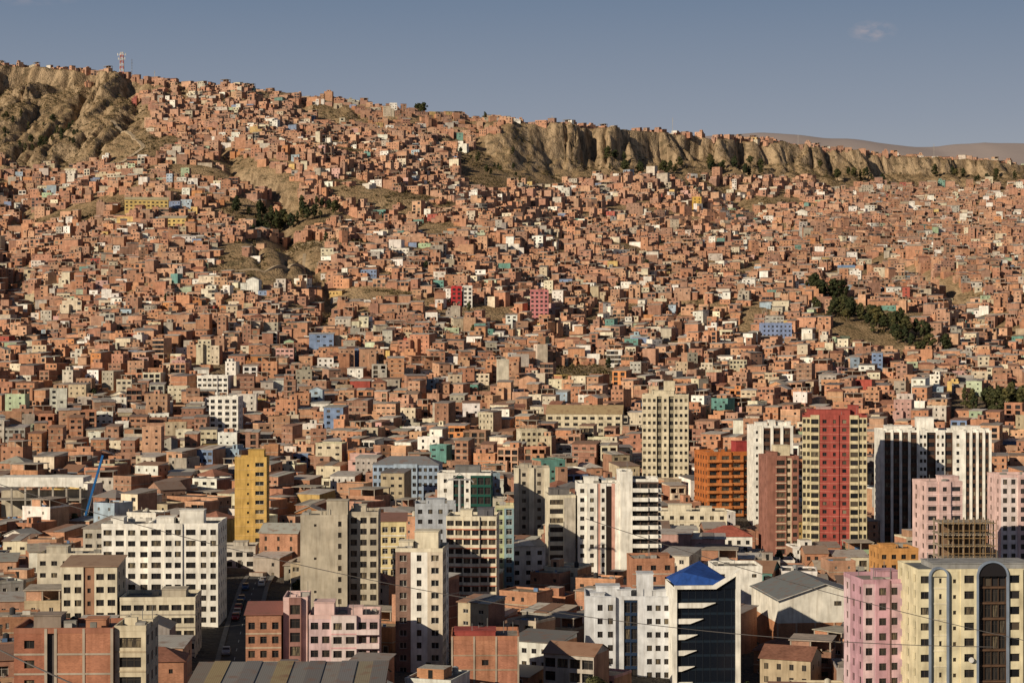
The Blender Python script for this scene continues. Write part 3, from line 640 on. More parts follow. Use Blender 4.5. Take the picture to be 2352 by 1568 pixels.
def bluebuilding():
    x, y, w, dep = 40.6, 400, 13.6, 14; zt = -51.2; zg = tz(x, y + 7); yaw = math.radians(3)
    e = top('office_building', None, 'dark navy glass office with white angled frame and blue roof', 'office building', None, (x, y, zg), yaw); H = zt - zg
    wm = MB()
    for k in range(12):
        z1 = H - k * 2.9; z0 = z1 - 2.9
        wm.poly(((-w / 2, 0, z0 + .5), (w / 2, 0, z0 + .5), (w / 2, 0, z1), (-w / 2, 0, z1)), GLC, (.006, .009, .016))
        wm.poly(((-w / 2, 0, z0), (w / 2, 0, z0), (w / 2, 0, z0 + .5), (-w / 2, 0, z0 + .5)), GLC, (.012, .02, .032))
        for i in range(1, 9):
            xx = -w / 2 + w * i / 9; wm.box(xx - .05, xx + .05, -.07, -.002, z0, z1, PL, (.015, .02, .03))
        if z0 < -3: break
    wm.poly(((-w / 2, dep, -3), (-w / 2, 0, -3), (-w / 2, 0, H), (-w / 2, dep, H)), PL, WH)
    wm.poly(((w / 2, 0, -3), (w / 2, dep, -3), (w / 2, dep, H), (w / 2, 0, H)), PL, WH)
    wm.poly(((w / 2, dep, -3), (-w / 2, dep, -3), (-w / 2, dep, H), (w / 2, dep, H)), PL, WH)
    child('wall', wm.mesh('wall'), e)
    fm = MB(); yo = -1.2
    fm.poly(((w / 2 - .7, yo, -3), (w / 2 + .2, yo, -3), (w / 2 + .2, yo, H + 4.0), (w / 2 - .7, yo, H + 3.1)), PL, WH)
    fm.poly(((w / 2 + .2, yo, -3), (w / 2 + .2, dep, -3), (w / 2 + .2, dep, H + .5), (w / 2 + .2, 3, H + 3.4), (w / 2 + .2, yo, H + 4.0)), PL, WH)
    fm.poly(((w / 2 - .7, 0, -3), (w / 2 - .7, yo, -3), (w / 2 - .7, yo, H + 3.1), (w / 2 - .7, 0, H + 3.1)), PL, WH)
    fm.poly(((w / 2 - .7, yo, H + 3.1), (w / 2 + .2, yo, H + 4.0), (w / 2 + .2, 3, H + 3.4), (w / 2 - .7, 3, H + 2.6)), PL, WH)
    fm.box(-w / 2, w / 2 - 5.5, -.9, -.05, H - .35, H + .4, PL, WH, bottom=True)
    sl = [(w / 2 - 5.5, H - .35), (w / 2 - 4.9, H - .35), (w / 2 - .71, H + 2.3), (w / 2 - .71, H + 3.1), (w / 2 - 5.5, H + .4)]
    fm.poly([(p[0], -.9, p[1]) for p in sl], PL, WH); fm.poly([(p[0], -.05, p[1]) for p in reversed(sl)], PL, WH)
    for i in range(len(sl)):
        p, q_ = sl[i], sl[(i + 1) % len(sl)]; fm.poly(((p[0], -.05, p[1]), (q_[0], -.05, q_[1]), (q_[0], -.9, q_[1]), (p[0], -.9, p[1])), PL, WH)
    fm.poly(((w / 2 - 4.9, -.3, H - .35), (w / 2 - .71, -.3, H - .35), (w / 2 - .71, -.3, H + 2.3)), GLC, (.006, .009, .016))
    fm.box(-w / 2 - .35, -w / 2 + .5, -.95, .3, -3, H - .36, PL, WH)
    child('frame', fm.mesh('frame'), e)
    rm = MB(); cb = (.02, .07, .29)
    # folded roof: one low ridge running back from the front, two flat slopes
    x0, x1 = -w / 2 + .1, w / 2 - .8; zr = H + .41
    F = (-w / 2 + 2.2, 1.6, H + 2.9); G = (-w / 2 + 7.4, dep - .2, H + 3.9)
    a, b, c, d = (x0, -.3, zr), (x1, -.3, zr + .1), (x1, dep, zr + .1), (x0, dep, zr)
    for qd in ((a, b, F), (b, c, G), (b, G, F), (c, d, G), (d, F, G), (d, a, F)): rm.poly(qd, PL, cb)
    child('roof', rm.mesh('roof'), e)
    def wedge(L, t=1.05, dy=.6):
        bm = MB(); pr = [(0, 0), (L - 2.8, 0), (L, t), (0, t)]
        bm.poly([(p[0], -dy, p[1]) for p in pr], PL, WH); bm.poly([(p[0], -.02, p[1]) for p in reversed(pr)], PL, WH)
        for i in range(4):
            p, q = pr[i], pr[(i + 1) % 4]; bm.poly(((p[0], -.02, p[1]), (q[0], -.02, q[1]), (q[0], -dy, q[1]), (p[0], -dy, p[1])), PL, WH)
        return bm.mesh('balcony')
    for k, L in enumerate((8.2, 5.6, 4.4, 4.2, 3.8, 3.4, 3.4)):
        child('balcony', wedge(L), e, (-w / 2 + .5, 0, H - 4.3 - k * 3.3))
    EXC.append((x, y + 7, w / 2 + 1, 8, yaw))
bluebuilding()
GW = (.60, .62, .66)
building(AP, 'pale grey apartment block with blue glazing strips and stepped parapets', AB, 24.8, 409, 18.2, 13, -1, -54.4,
         [S(2.0, GW, 0, o=.3), S(4.4, GW, 2, 1.1, 1.3, .8, o=.8), S(1.8, GW, 0), S(2.9, (.02, .035, .07), 2, 1.2, 2.2, .3, m=GLC, o=-.3), S(1.6, GW, 0, o=.3), S(5.5, GW, 3, 1.1, 1.2, .8, o=.7)], [S(13, GW, 3)], None, GW, 2.85,
         boxes=[(-6.5, 1, 3, 5, .5, GW), (-4.2, 3, 5, 5, 1.7, GW), (-.8, 2, 3, 4, 1.1, GW), (3.8, 3, 3.4, 5, 4.4, GW), (7, 3, 3.4, 6, .9, GW)], tanks=1, rc=(.35, .36, .36))
building('house', 'four-storey bare brick block beside the glass office', 'house', 33.4, 452, 10, 12, 3, -51.2, [S(10, BRK, 3, 1.3, 1.2, m=BR, b=SLAB)], None, None, BRK, 2.7, wmat=BR, boxes=[(2, 2, 4, 4, .7)])
building(AP, 'pink and white block with bay windows and terraces', AB, -33.4, 381, 14, 12, 2, -54.4,
         [S(4.5, (.62, .46, .48), 2, 1.5, 1.4), S(5, (.68, .58, .57), 2, 1.7, 1.4, o=.8, b=(.68, .4, .42)), S(4.5, (.62, .46, .48), 2, 1.6, 1.4, bal=(1., (.72, .6, .6), .9))], None, [S(12, PNK, 2)], PNK, 2.75, boxes=[(-4, 1, 4, 5, 2.4, PNK), (2, 4, 3, 3, 1)], tanks=1)
building(AP, 'rose bay-fronted tower with dark tinted glazing', AB, -43.2, 382, 4.8, 10, 2, -51.0, [S(1.2, PNK), S(2.4, (.3, .16, .14), 1, 2.0, 1.9, .4, o=.9), S(1.2, PNK)], None, None, PNK, 2.75)
building(AP, 'old red-brown building with arched windows and metal roof', AB, -49.3, 380, 7, 11, 4, -54.2, [S(7, (.40, .20, .13), 3, 1.3, 1.4, m=BR, b=(.5, .4, .3))], [S(11, BRK, 3, m=BR)], None, (.42, .2, .13), 2.8, roof='metal', rc=(.3, .12, .09))
building(AP, 'low cream building with long window strips', 'building', -74, 400, 15.6, 12, 3, -53.4, [S(5.2, CR2, 2, 2.1, 1.2, b=(.4, .36, .3)), S(5.2, CR2, 2, 2.1, 1.2, b=(.4, .36, .3)), S(5.2, CR2, 2, 2.1, 1.2, b=(.4, .36, .3))], None, [S(12, CR2, 3)], CR2, 2.7, boxes=[(3, 3, 5, 5, 1.2, BE)])
building(AP, 'cream corner building with brown bay panels', AB, -88, 399, 11.4, 11, 2, -46.9, [S(4.5, CR2, 2, 1.4, 1.3, o=.3), S(2.2, (.36, .2, .13), 1, .7, 1.0), S(4.7, CR2, 2, 1.6, 1.3)], None, [S(11, BE, 2)], CR2, 2.7, roof='metal', rc=(.36, .24, .16))
building(AP, 'plain cream office block with flat roof', 'building', -104, 452, 16, 12, 1, -50.0, [S(20, (.56, .51, .42), 6, 1.4, 1.1)], None, None, (.56, .51, .42), 2.8, boxes=[(-4, 3, 5, 4, 1.3)])
building(AP, 'beige terrace with grey-brown hipped roof', 'building', -106, 500, 12, 12, -2, -48.5, [S(15, (.46, .43, .37), 4, 1.8, 1.3)], None, None, (.46, .43, .37), 2.8, roof='mhp', rc=(.28, .25, .22))
building(AP, 'yellow block with white framed windows', AB, -29.8, 482, 6.4, 11, 3, -45.2, [S(6.4, (.68, .57, .32), 3, 1.4, 1.4, .8, dark=False, b=(.75, .72, .65))], None, None, (.68, .57, .32), 2.7, roof='metal', rc=(.28, .14, .1))
building(AP, 'grey-blue block with square windows and flat roof', AB, -20.8, 520, 11, 11, 2, -44.0, [S(11, (.42, .45, .50), 4, 1.2, 1.2)], None, None, (.42, .45, .5), 2.7, boxes=[(0, 3, 5, 4, 1)])
building(AP, 'white office with dark green glazed corner', 'office building', -15, 600, 16.8, 13, -2, -41.2, [S(5, WH, 1, 1, 1.2), S(3.4, (.02, .07, .06), 2, 1.5, 2.3, .3, m=GLC, o=-.3), S(2, WH, 1, .9, 1.2), S(6.4, (.02, .08, .065), 3, 1.9, 2.2, .3, m=GLC)], None, [S(13, (.05, .16, .13), 3)], WH, 3.0, boxes=[(1, 2, 8, 6, 2, (.2, .2, .2))])
building(AP, 'beige tower with rounded concrete pilasters', AB, 6.4, 622, 11.6, 12, 0, -41.0, [S(1.5, CR2, 0, o=.6), S(3, BE, 1, 1.2, 1.2), S(1.5, CR2, 0, o=.6), S(3, BE, 1, 1.2, 1.2), S(1.6, CR2, 0, o=.6)], None, None, BE, 2.8, boxes=[(-2, 3, 4, 4, 1)])
building(AP, 'yellow-green narrow block with striped blinds', AB, -2, 520, 5, 9, 0, -44.5, [S(2.4, (.45, .5, .3), 1, 1.6, 1.5, dark=False), S(2.6, (.25, .36, .40), 1, 1.6, 1.6, dark=False)], None, None, (.6, .56, .36), 2.6)
building(AP, 'plain brick building with a broad blank wall', 'building', -5.2, 372, 13.2, 12, 1, -57.2, [S(.35, SLAB, 0, o=.12), S(4.0, (.42, .19, .12), 0, m=BR, b=(.35, .25, .18)), S(.35, SLAB, 0, o=.12), S(4.0, (.44, .21, .13), 1, 1.3, 1.1, m=BR, b=(.35, .25, .18), skip=.5), S(.35, SLAB, 0, o=.12), S(4.0, (.40, .18, .12), 0, m=BR, b=(.35, .25, .18)), S(.35, SLAB, 0, o=.12)], None, None, (.40, .18, .11), 2.8, wmat=BR, boxes=[(-2, 3, 8, 6, .5, (.32, .07, .06))], tanks=1)
building(AP, 'white villa with red hipped roof and small windows', 'house', 68.5, 602, 14, 12, 0, -61.0, [S(14, WH, 5, 1.2, 1.3)], None, None, WH, 2.7, roof='thp', rc=(.38, .11, .08))
building(AP, 'long cream building with stepped cornice', 'building', 62, 660, 24, 13, -3, -58.5, [S(24, CR2, 7, 1.4, 1.3, b=CR)], None, None, CR2, 2.8, boxes=[(-4, 3, 8, 5, 2, CR2), (5, 3, 4, 5, 1.2, CR2)])
building(AP, 'round-cornered white house with curved balcony storeys', 'building', -154, 985, 16, 14, -4, -17.5, [S(5.3, WH, 2, 1.8, 1.3, b=WH), S(5.4, WH, 2, 1.9, 1.3, o=.6, b=WH), S(5.3, WH, 2, 1.8, 1.3, b=WH)], None, None, WH, 2.8)
building(AP, 'white apartment block with arched dark openings', AB, -132.5, 880, 13.4, 12, -3, -25.2, [S(13.4, WH, 4, 1.9, 1.6, .6)], None, [S(12, WH, 3)], WH, 2.8)
building(AP, 'beige block with regular windows and side blue block', AB, 10, 860, 12, 12, 10, -39.5, [S(12, (.56, .5, .36), 5, 1.4, 1.3)], [S(12, CR2, 3)], None, (.52, .46, .34), 2.7)
building(AP, 'blue and white municipal building with long window rows', 'building', -40, 720, 25, 12, -5, -46.0, [S(8, (.30, .38, .50), 4, 1.2, 1.4), S(9, (.34, .42, .52), 4, 1.3, 1.4, o=.5), S(8, (.30, .38, .50), 4, 1.2, 1.4)], None, None, (.32, .4, .5), 2.8, roof='mhp', rc=(.2, .2, .21))
building(AP, 'long cream market hall with broad tan roof', 'building', 34, 905, 36, 18, -6, -34.0, [S(36, CR, 9, 2.2, 1.4, b=CR)], None, None, CR, 2.9, roof='mgx', rc=(.42, .31, .17))
building(AP, 'large brick block with concrete floor bands', AB, -22, 945, 20, 14, 12, -30.5, [S(20, BRK, 6, 1.6, 1.3, m=BR, b=SLAB)], [S(14, BRK, 3, m=BR)], None, BRK, 2.8, wmat=BR)
building(AP, 'blank beige lift tower among brick houses', 'building', -4.6, 1010, 6, 7, 5, -9.5, [S(6, (.60, .55, .45), 0)], None, None, (.6, .55, .45), 2.8)
building(AP, 'crimson block with stacked balconies on the slope', AB, -36.5, 1262, 6.6, 9, 5, 36.5, [S(7.2, (.48, .045, .05), 2, 2, 1.5, .6, b=(.5, .08, .08))], None, [S(10, WH, 2)], (.48, .045, .05), 2.8)
building(AP, 'white block beside the crimson one with black windows', AB, -29.2, 1264, 6, 9, 5, 36.8, [S(6, WH, 2, 1.8, 1.5, .6)], None, None, WH, 2.8)
building(AP, 'periwinkle blue long building with window grid', AB, 165, 1192, 18.5, 10, 4, 11.5, [S(17.5, (.25, .32, .52), 7, 1.2, 1.1)], None, None, (.25, .32, .52), 2.7)
building(AP, 'yellow tower-like house on the slope', 'house', 173, 1790, 8, 8, 0, 135, [S(9, (.6, .38, .09), 2, 1.3, 1.3)], None, None, (.6, .38, .09), 2.8)
building(AP, 'pink-red house with terraces', 'house', 18, 1262, 12, 9, -2, 34, [S(14, (.52, .2, .21), 4, 1.6, 1.4, b=(.6, .3, .3))], None, None, (.52, .2, .21), 2.8)
building(AP, 'yellow school complex with long roofs', 'building', -290, 1520, 34, 12, 8, tz(-290, 1526) + 8, [S(40, (.60, .44, .17), 10, 1.8, 1.2)], None, None, (.60, .44, .17), 2.8, roof='mgx', rc=(.5, .44, .28))
building(AP, 'yellow school wing stepping down the slope', 'building', -262, 1475, 22, 10, -6, tz(-262, 1480) + 7, [S(22, (.60, .44, .17), 6, 1.8, 1.2)], None, None, (.60, .44, .17), 2.8, roof='mgx', rc=(.42, .36, .28))
for px_, py_, w_ in ((222, 1420, 15), (262, 1500, 13)):
    building('house', 'low building under a sky-blue sheet-metal roof', 'house', px_, py_, w_, 9, -6, tz(px_, py_ + 4.5) + 4.5, [S(w_, (.44, .40, .34), 4, 1.3, 1.1)], None, None, (.44, .40, .34), 2.7, roof='mgx', rc=(.22, .34, .54))
building('house', 'large brick building with concrete bands and blank gable panels', 'house', -66, 282, 14.5, 10, 2, -42.2, [S(4.4, (.34, .14, .09), 1, 1.5, 1.2, m=BR, b=SLAB), S(.4, SLAB, 0, o=.1), S(1.0, (.08, .07, .07), 0, o=-.5), S(.4, SLAB, 0, o=.1), S(3.7, (.40, .18, .11), 0, m=BR, b=SLAB), S(.35, SLAB, 0, o=.1), S(3.7, (.42, .19, .12), 0, m=BR, b=SLAB), S(.4, SLAB, 0, o=.1)], None, None, (.34, .15, .1), 2.9, wmat=BR, boxes=[(-3, 3, 4, 4, 1.4, (.3, .24, .2)), (4, 4, 3, 3, .7, BRK)], tanks=2)
building('house', 'beige plastered house with shaded balconies', 'house', -56.4, 283, 4.6, 11, 1, -42.0, [S(4.6, CR, 1, 3.2, 1.5, .6, b=(.5, .42, .3))], None, [S(11, BE, 3)], CR, 2.9)
building('house', 'wide brick building roofed with yellowish and grey sheets', 'house', -30.4, 258, 26, 11, 1, -46.2, [S(26, (.40, .17, .1), 5, 1.5, 1.0, m=BR, b=SLAB)], None, None, (.4, .17, .1), 2.9, wmat=BR, roof='metal',
         strips=[(.20, .17, .14), (.31, .24, .13), (.22, .21, .20), (.18, .17, .165), (.20, .19, .18), (.30, .235, .13), (.20, .19, .18), (.16, .15, .145), (.23, .21, .19), (.19, .18, .18), (.26, .22, .15), (.17, .16, .15)])

def warehouse():
    x, y, w, dep = 71.5, 438, 22, 26; zg = tz(x, y + 10); yaw = math.radians(6)
    e = top('warehouse', None, 'white gabled warehouse with grey sheet roof and brick plinth', 'warehouse', None, (x, y, zg), yaw); H = -58.8 - zg
    mb = MB()
    mb.box(-w / 2, w / 2, 0, dep, -3, H - 5.4, BR, (.46, .22, .12))
    mb.box(-w / 2, w / 2, 0.003, dep - .003, H - 5.4, H, PL, (.74, .71, .64))
    for yy in (0.003, dep - .003): mb.poly(((-w / 2, yy, H), (w / 2, yy, H), (0, yy, H + 3.4)), PL, (.74, .71, .64))
    for i in range(6): xx = -w / 2 + w * i / 5; mb.box(xx - .2, xx + .2, -.15, -.001, -3, H - 5.4, PL, (.5, .34, .24))
    child('wall', mb.mesh('wall'), e)
    rm = MB(); g = (.17, .18, .18)
    for sx in (-1, 1):
        rm.poly(((sx * (w / 2 + .5), -.7, H - .2), (sx * (w / 2 + .5), dep + .5, H - .2), (0, dep + .5, H + 3.6), (0, -.7, H + 3.6)), MET, g)
        rm.poly(((sx * (w / 2 + .5), -.7, H - .4), (sx * (w / 2 + .5), -.7, H - .2), (0, -.7, H + 3.6), (0, -.7, H + 3.4)), PL, (.5, .48, .45))
    child('roof', rm.mesh('roof'), e)
    for i in range(2): child('window', window_mesh(1.6, 1.0, True), e, (3 + i * 3.0, -.06, H - 1.5), 0)
    child('door', DOOR, e, (-4, -.003, 0))
    EXC.append((x, y + 13, w / 2 + 1, 12, yaw))
warehouse()
building('building', 'white low hall with plain walls behind the glass office', 'building', 57, 482, 12, 12, 2, -56.5, [S(13, WH, 3, 1.2, .9)], None, None, WH, 2.8)

def wheel_mesh(r, t):
    mb = MB(); n = 14
    for s in (-1, 1):
        P = [(r * math.cos(i * 6.2832 / n), s * t / 2, r * math.sin(i * 6.2832 / n)) for i in range(n)]
        mb.poly(P if s > 0 else P[::-1], 0, (0, 0, 0))
        P = [(r * .55 * math.cos(i * 6.2832 / n), s * (t / 2 + .01), r * .55 * math.sin(i * 6.2832 / n)) for i in range(n)]
        mb.poly(P, 1, (0, 0, 0))
    for i in range(n):
        a, b = i * 6.2832 / n, (i + 1) * 6.2832 / n
        mb.poly(((r * math.cos(a), -t / 2, r * math.sin(a)), (r * math.cos(b), -t / 2, r * math.sin(b)), (r * math.cos(b), t / 2, r * math.sin(b)), (r * math.cos(a), t / 2, r * math.sin(a))), 0, (0, 0, 0))
    return mb.mesh('wheel', [M_BLK, M_STEEL])
def canopy():
    x, y = -158, 640; zg = tz(x, y)
    e = top('canopy', None, 'long white flat canopy roof on concrete posts', 'canopy', None, (x, y, zg), 0); H = -45.5 - zg
    m = MB(); m.box(-15, 14.5, 0, 14, H - 1.7, H, PL, WH, bottom=True); m.box(-15.3, 14.8, -.3, -.003, H - 3.0, H + .2, PL, WH); child('roof', m.mesh('roof'), e)
    c = MB(); c.box(-.3, .3, 0, .5, -2, H - 1.7, PL, CON); cm = c.mesh('post')
    for i in range(7): child('post', cm, e, (-14 + i * 4.6, .6, 0))
    b = MB(); b.box(-15, 14, 9, 13, -2, H - 5, PL, BE); b.box(-15, 14, .4, 9, H - 7.6, H - 7.3, PL, CON, bottom=True); child('stand', b.mesh('stand'), e)
    EXC.append((x, y + 7, 17, 9, 0)); EXC.append((x, y - 10, 17, 6, 0))
canopy()
def crane():
    x, y = -142.5, 632; zg = tz(x, y)
    e = top('truck_crane', None, 'blue truck crane with its boom raised beside the canopy', 'crane', None, (x, y, zg))
    b = MB(); b.box(-3, 3, -1.2, 1.2, .7, 1.9, PL, (.03, .12, .3)); b.box(-3, -1.2, -1.1, 1.1, 1.9, 3, PL, (.03, .12, .3)); child('body', b.mesh('body'), e)
    b = MB(); b.beam((1, 0, 1.9), (7.5, 0, 24.5), .35, PL, (.02, .13, .38)); b.beam((1.8, 0, 2.2), (4.3, -.1, 12), .16, PL, (.3, .3, .32)); child('boom', b.mesh('boom'), e)
    w = wheel_mesh(.5, .35)
    for i in (-2.2, 0, 2.2):
        for j in (-1.2, 1.2): child('wheel', w, e, (i, j, .5))
crane()

# ------------------------------------------------------------------ street
SP = [(-40, 200), (-50, 320), (-56, 380), (-62.0, 440), (-68.5, 510), (-70, 545), (-78, 640), (-88, 730), (-100, 820)]
def street_x(y): return float(np.interp(y, [p[1] for p in SP], [p[0] for p in SP]))
def strip(name, off0, off1, dz, mat, y0=205, y1=700, kerb=0, dash=None):
    mb = MB(); yy = y0
    while yy < y1:
        st = 5
        if dash and (int(yy / 5) % 2): yy += st; continue
        a, b = yy, yy + (3 if dash else st)
        xa, xb = street_x(a), street_x(b); za, zb = tz(xa, a) + dz + .15, tz(xb, b) + dz + .15
        mb.poly(((xa + off0, a, za), (xa + off1, a, za), (xb + off1, b, zb), (xb + off0, b, zb)), 0, (0, 0, 0))
        if kerb:
            for o in (off0, off1): mb.poly(((xa + o, a, za - kerb - .3), (xa + o, a, za), (xb + o, b, zb), (xb + o, b, zb - kerb - .3)), 0, (0, 0, 0))
        yy += st
    return struct(name, mb.mesh(name, [mat]))
strip('road', -2.9, 2.9, 0, M_ASP, y1=530)
strip('pavement_west', -4.0, -2.9, .13, M_PAVE, kerb=.13, y1=530)
strip('pavement_east', 2.9, 4.0, .13, M_PAVE, kerb=.13, y1=530)
strip('road_marking', -.07, .07, .006, M_LINE, dash=1, y1=530)
def track(pts, wd_, name):
    mb = MB(); P = []
    for (x0, y0), (x1, y1) in zip(pts, pts[1:]):
        n = int(math.hypot(x1 - x0, y1 - y0) / 3) + 1
        for i in range(n): P.append((x0 + (x1 - x0) * i / n, y0 + (y1 - y0) * i / n))
    P = np.array(P)
    for k in range(4): P[1:-1] = (P[:-2] + P[2:] + P[1:-1] * 2) / 4
    T = np.gradient(P, axis=0); T /= np.linalg.norm(T, axis=1)[:, None]; Nn = np.stack([-T[:, 1], T[:, 0]], 1)
    A = P - Nn * wd_ / 2; B = P + Nn * wd_ / 2; zc = terrain(P[:, 0], P[:, 1]) + .9
    for i in range(len(P) - 1):
        mb.poly(((A[i][0], A[i][1], zc[i]), (A[i + 1][0], A[i + 1][1], zc[i + 1]), (B[i + 1][0], B[i + 1][1], zc[i + 1]), (B[i][0], B[i][1], zc[i])), 0, (0, 0, 0))
        mb.poly(((A[i][0], A[i][1], zc[i] - 4), (A[i + 1][0], A[i + 1][1], zc[i + 1] - 4), (A[i + 1][0], A[i + 1][1], zc[i + 1]), (A[i][0], A[i][1], zc[i])), 0, (0, 0, 0))
        mb.poly(((B[i][0], B[i][1], zc[i] - 4), (B[i + 1][0], B[i + 1][1], zc[i + 1] - 4), (B[i + 1][0], B[i + 1][1], zc[i + 1]), (B[i][0], B[i][1], zc[i])), 0, (0, 0, 0))
    struct(name, mb.mesh(name, [M_TRACK]))
TR1 = [(-200, 1415), (-168, 1420), (-130, 1425), (-95, 1420), (-62, 1425)]
TR2 = [(-386, 1850), (-366, 1815), (-348, 1775), (-334, 1740), (-348, 1700)]
TR3 = [(-192, 1290), (-165, 1300), (-146, 1340), (-150, 1385)]
track(TR1, 3, 'hillside_path'); track(TR2, 4, 'hillside_path'); track(TR3, 2.4, 'hillside_path')

def car_proto(col, name):
    m, nt_, bs_ = newmat('car_paint_' + name); bs_.inputs['Base Color'].default_value = (*col, 1); bs_.inputs['Roughness'].default_value = .3
    nn = noise(nt_, N(nt_, 'ShaderNodeNewGeometry').outputs['Position'], 3, 3)
    c = mixc(nt_, col, ramp(nt_, nn, [(.3, .85), (.7, 1.05)]), 1, 'MULTIPLY'); nt_.links.new(c, bs_.inputs['Base Color'])
    prof = [(-2.1, .35), (-2.15, .8), (-2.0, 1.0), (-1.5, 1.05), (-1.1, 1.5), (-.7, 1.6), (.4, 1.58), (.9, 1.1), (1.9, .95), (2.15, .75), (2.15, .35)]
    mb = MB(); hw = .85
    def pt(p, s): return (p[0], s * (hw - (.12 if p[1] > 1.2 else 0)), p[1])
    mb.poly([pt(p, -1) for p in prof][::-1], 0, (0, 0, 0)); mb.poly([pt(p, 1) for p in prof], 0, (0, 0, 0))
    for i in range(len(prof)):
        p, q_ = prof[i], prof[(i + 1) % len(prof)]; mb.poly((pt(p, -1), pt(q_, -1), pt(q_, 1), pt(p, 1)), 0, (0, 0, 0))
    body = mb.mesh('body', [m])
    gm = MB()
    gm.poly(((-1.47, -.66, 1.1), (-1.47, .66, 1.1), (-1.14, .62, 1.47), (-1.14, -.62, 1.47)), 0, (0, 0, 0)); rw = gm.mesh('rear_window', [M_FRD])
    gm = MB(); gm.poly(((.88, -.7, 1.15), (.88, .7, 1.15), (.47, .66, 1.53), (.47, -.66, 1.53)), 0, (0, 0, 0)); ws = gm.mesh('windscreen', [M_FRD])
    sw = []
    for s in (-1, 1):
        gm = MB(); gm.poly(((-1.25, s * .865, 1.08), (.75, s * .865, 1.08), (.35, s * .76, 1.48), (-.95, s * .76, 1.48)), 0, (0, 0, 0)); sw.append(gm.mesh('side_window', [M_FRD]))
    hl = MB(); hl.box(2.13, 2.18, -.12, .12, .68, .82, 0, (0, 0, 0)); hlm = hl.mesh('headlight', [M_LAMP])
    return body, rw, ws, sw, hlm
WHL = wheel_mesh(.32, .22)
CARS = [(car_proto(c, n), n) for c, n in (((.6, .6, .58), 'white'), ((.3, .3, .32), 'silver'), ((.25, .02, .02), 'red'), ((.03, .03, .035), 'black'), ((.05, .1, .22), 'blue'))]
def put_car(x, y, rot, k):
    (body, rw, ws, sw, hl), n = CARS[k % len(CARS)]
    zg = tz(x, y) + .155
    e = top('parked_car', None, f'{n} hatchback car parked along the street kerb', 'car', 'cars parked along the street', (x, y, zg), rot)
    slope = math.atan2(tz(x + math.cos(rot), y + math.sin(rot)) - tz(x - math.cos(rot), y - math.sin(rot)), 2); e.rotation_euler = (0, -slope, rot)
    child('body', body, e); child('rear_window', rw, e); child('windscreen', ws, e)
    for s in sw: child('side_window', s, e)
    for s in (-.6, .6): child('headlight', hl, e, (0, s, 0))
    for i in (-1.3, 1.35):
        for j in (-.8, .8): child('wheel', WHL, e, (i, j, .32))
yy = 305; k = 0
while yy < 524:
    for o in (-1.95, 1.95):
        if R.random() < .34:
            dxy = street_x(yy + 2) - street_x(yy - 2)
            put_car(street_x(yy) + o, yy, math.atan2(4, dxy) + (math.pi if o < 0 else 0), R.choice([0, 1, 1, 3, 3, 4, 2])); k += 1
    yy += 7.2

# ------------------------------------------------------------------ bare patches (x, y, rx, ry)
BARE = [(-190, 1545, 54, 44), (-172, 1362, 42, 112), (-133, 1425, 66, 30), (240, 1275, 34, 84), (232, 1375, 14, 34), (246, 985, 20, 38), (40, 1070, 29, 34),
        (-172, 1775, 50, 38), (-184, 1950, 38, 30), (-23, 1820, 28, 105), (12, 1865, 38, 60), (-330, 1750, 28, 50), (-250, 1640, 44, 20), (-95, 1600, 56, 24), (-60, 1500, 16, 34),
        (120, 1780, 34, 16), (290, 1570, 26, 16), (-90, 1270, 24, 16), (-350, 1560, 40, 20), (90, 1560, 20, 26), (200, 1900, 60, 12)]
def bare(x, y):
    v = np.zeros_like(x, bool)
    for bx, by, rx, ry in BARE: v |= ((x - bx) / rx) ** 2 + ((y - by) / ry) ** 2 < (.75 + .8 * (fbm(x / 20., y / 24., 60, 2) - .2))
    b = x / y
    v |= (b < -.19 - .03 * (fbm(x / 50., y / 50., 61, 2) - .5)) & (y > 1725 + 90 * (fbm(x / 50., y / 50., 62, 2) - .5)) & (y < np.interp(b, CB, RIMD) - 8)
    v |= (ravine(x, y) > .972) & (y > 1120) & (fbm(x / 60., y / 60., 63, 2) > .42)
    v |= (fbm(x / 42., y / 34., 64, 3) > .71) & (y > 1100)
    for T in (TR1, TR2, TR3):
        for (x0, y0), (x1, y1) in zip(T, T[1:]):
            dx, dy = x1 - x0, y1 - y0; t = np.clip(((x - x0) * dx + (y - y0) * dy) / (dx * dx + dy * dy), 0, 1)
            v |= np.hypot(x - x0 - t * dx, y - y0 - t * dy) < 7
    return v

# ------------------------------------------------------------------ house generator
BRICKS = [(.45, .235, .145), (.41, .205, .125), (.49, .27, .17), (.38, .195, .13), (.47, .235, .14), (.42, .245, .165), (.51, .305, .20), (.33, .18, .125), (.48, .245, .14), (.37, .215, .15), (.53, .315, .20)]
PALES = [(.62, .55, .42), (.70, .68, .62), (.50, .44, .34), (.55, .50, .44), (.66, .60, .46), (.36, .34, .31), (.76, .74, .70), (.74, .72, .68), (.46, .38, .27), (.40, .36, .30)]
BRIGHT = [('yellow', (.55, .39, .15)), ('pink', (.54, .33, .30)), ('blue', (.18, .25, .40)), ('green', (.32, .42, .28)), ('teal', (.12, .27, .24)), ('red', (.36, .08, .06)), ('orange', (.50, .22, .09)), ('pale green', (.43, .50, .36)), ('sky blue', (.32, .41, .50))]
ROOFS = [(.28, .245, .205), (.36, .31, .26), (.23, .20, .18), (.32, .235, .165)]
METS = [(.28, .25, .23), (.40, .38, .35), (.27, .15, .10), (.18, .17, .165), (.52, .48, .43), (.31, .18, .12), (.40, .34, .28), (.46, .43, .39), (.25, .18, .14)]
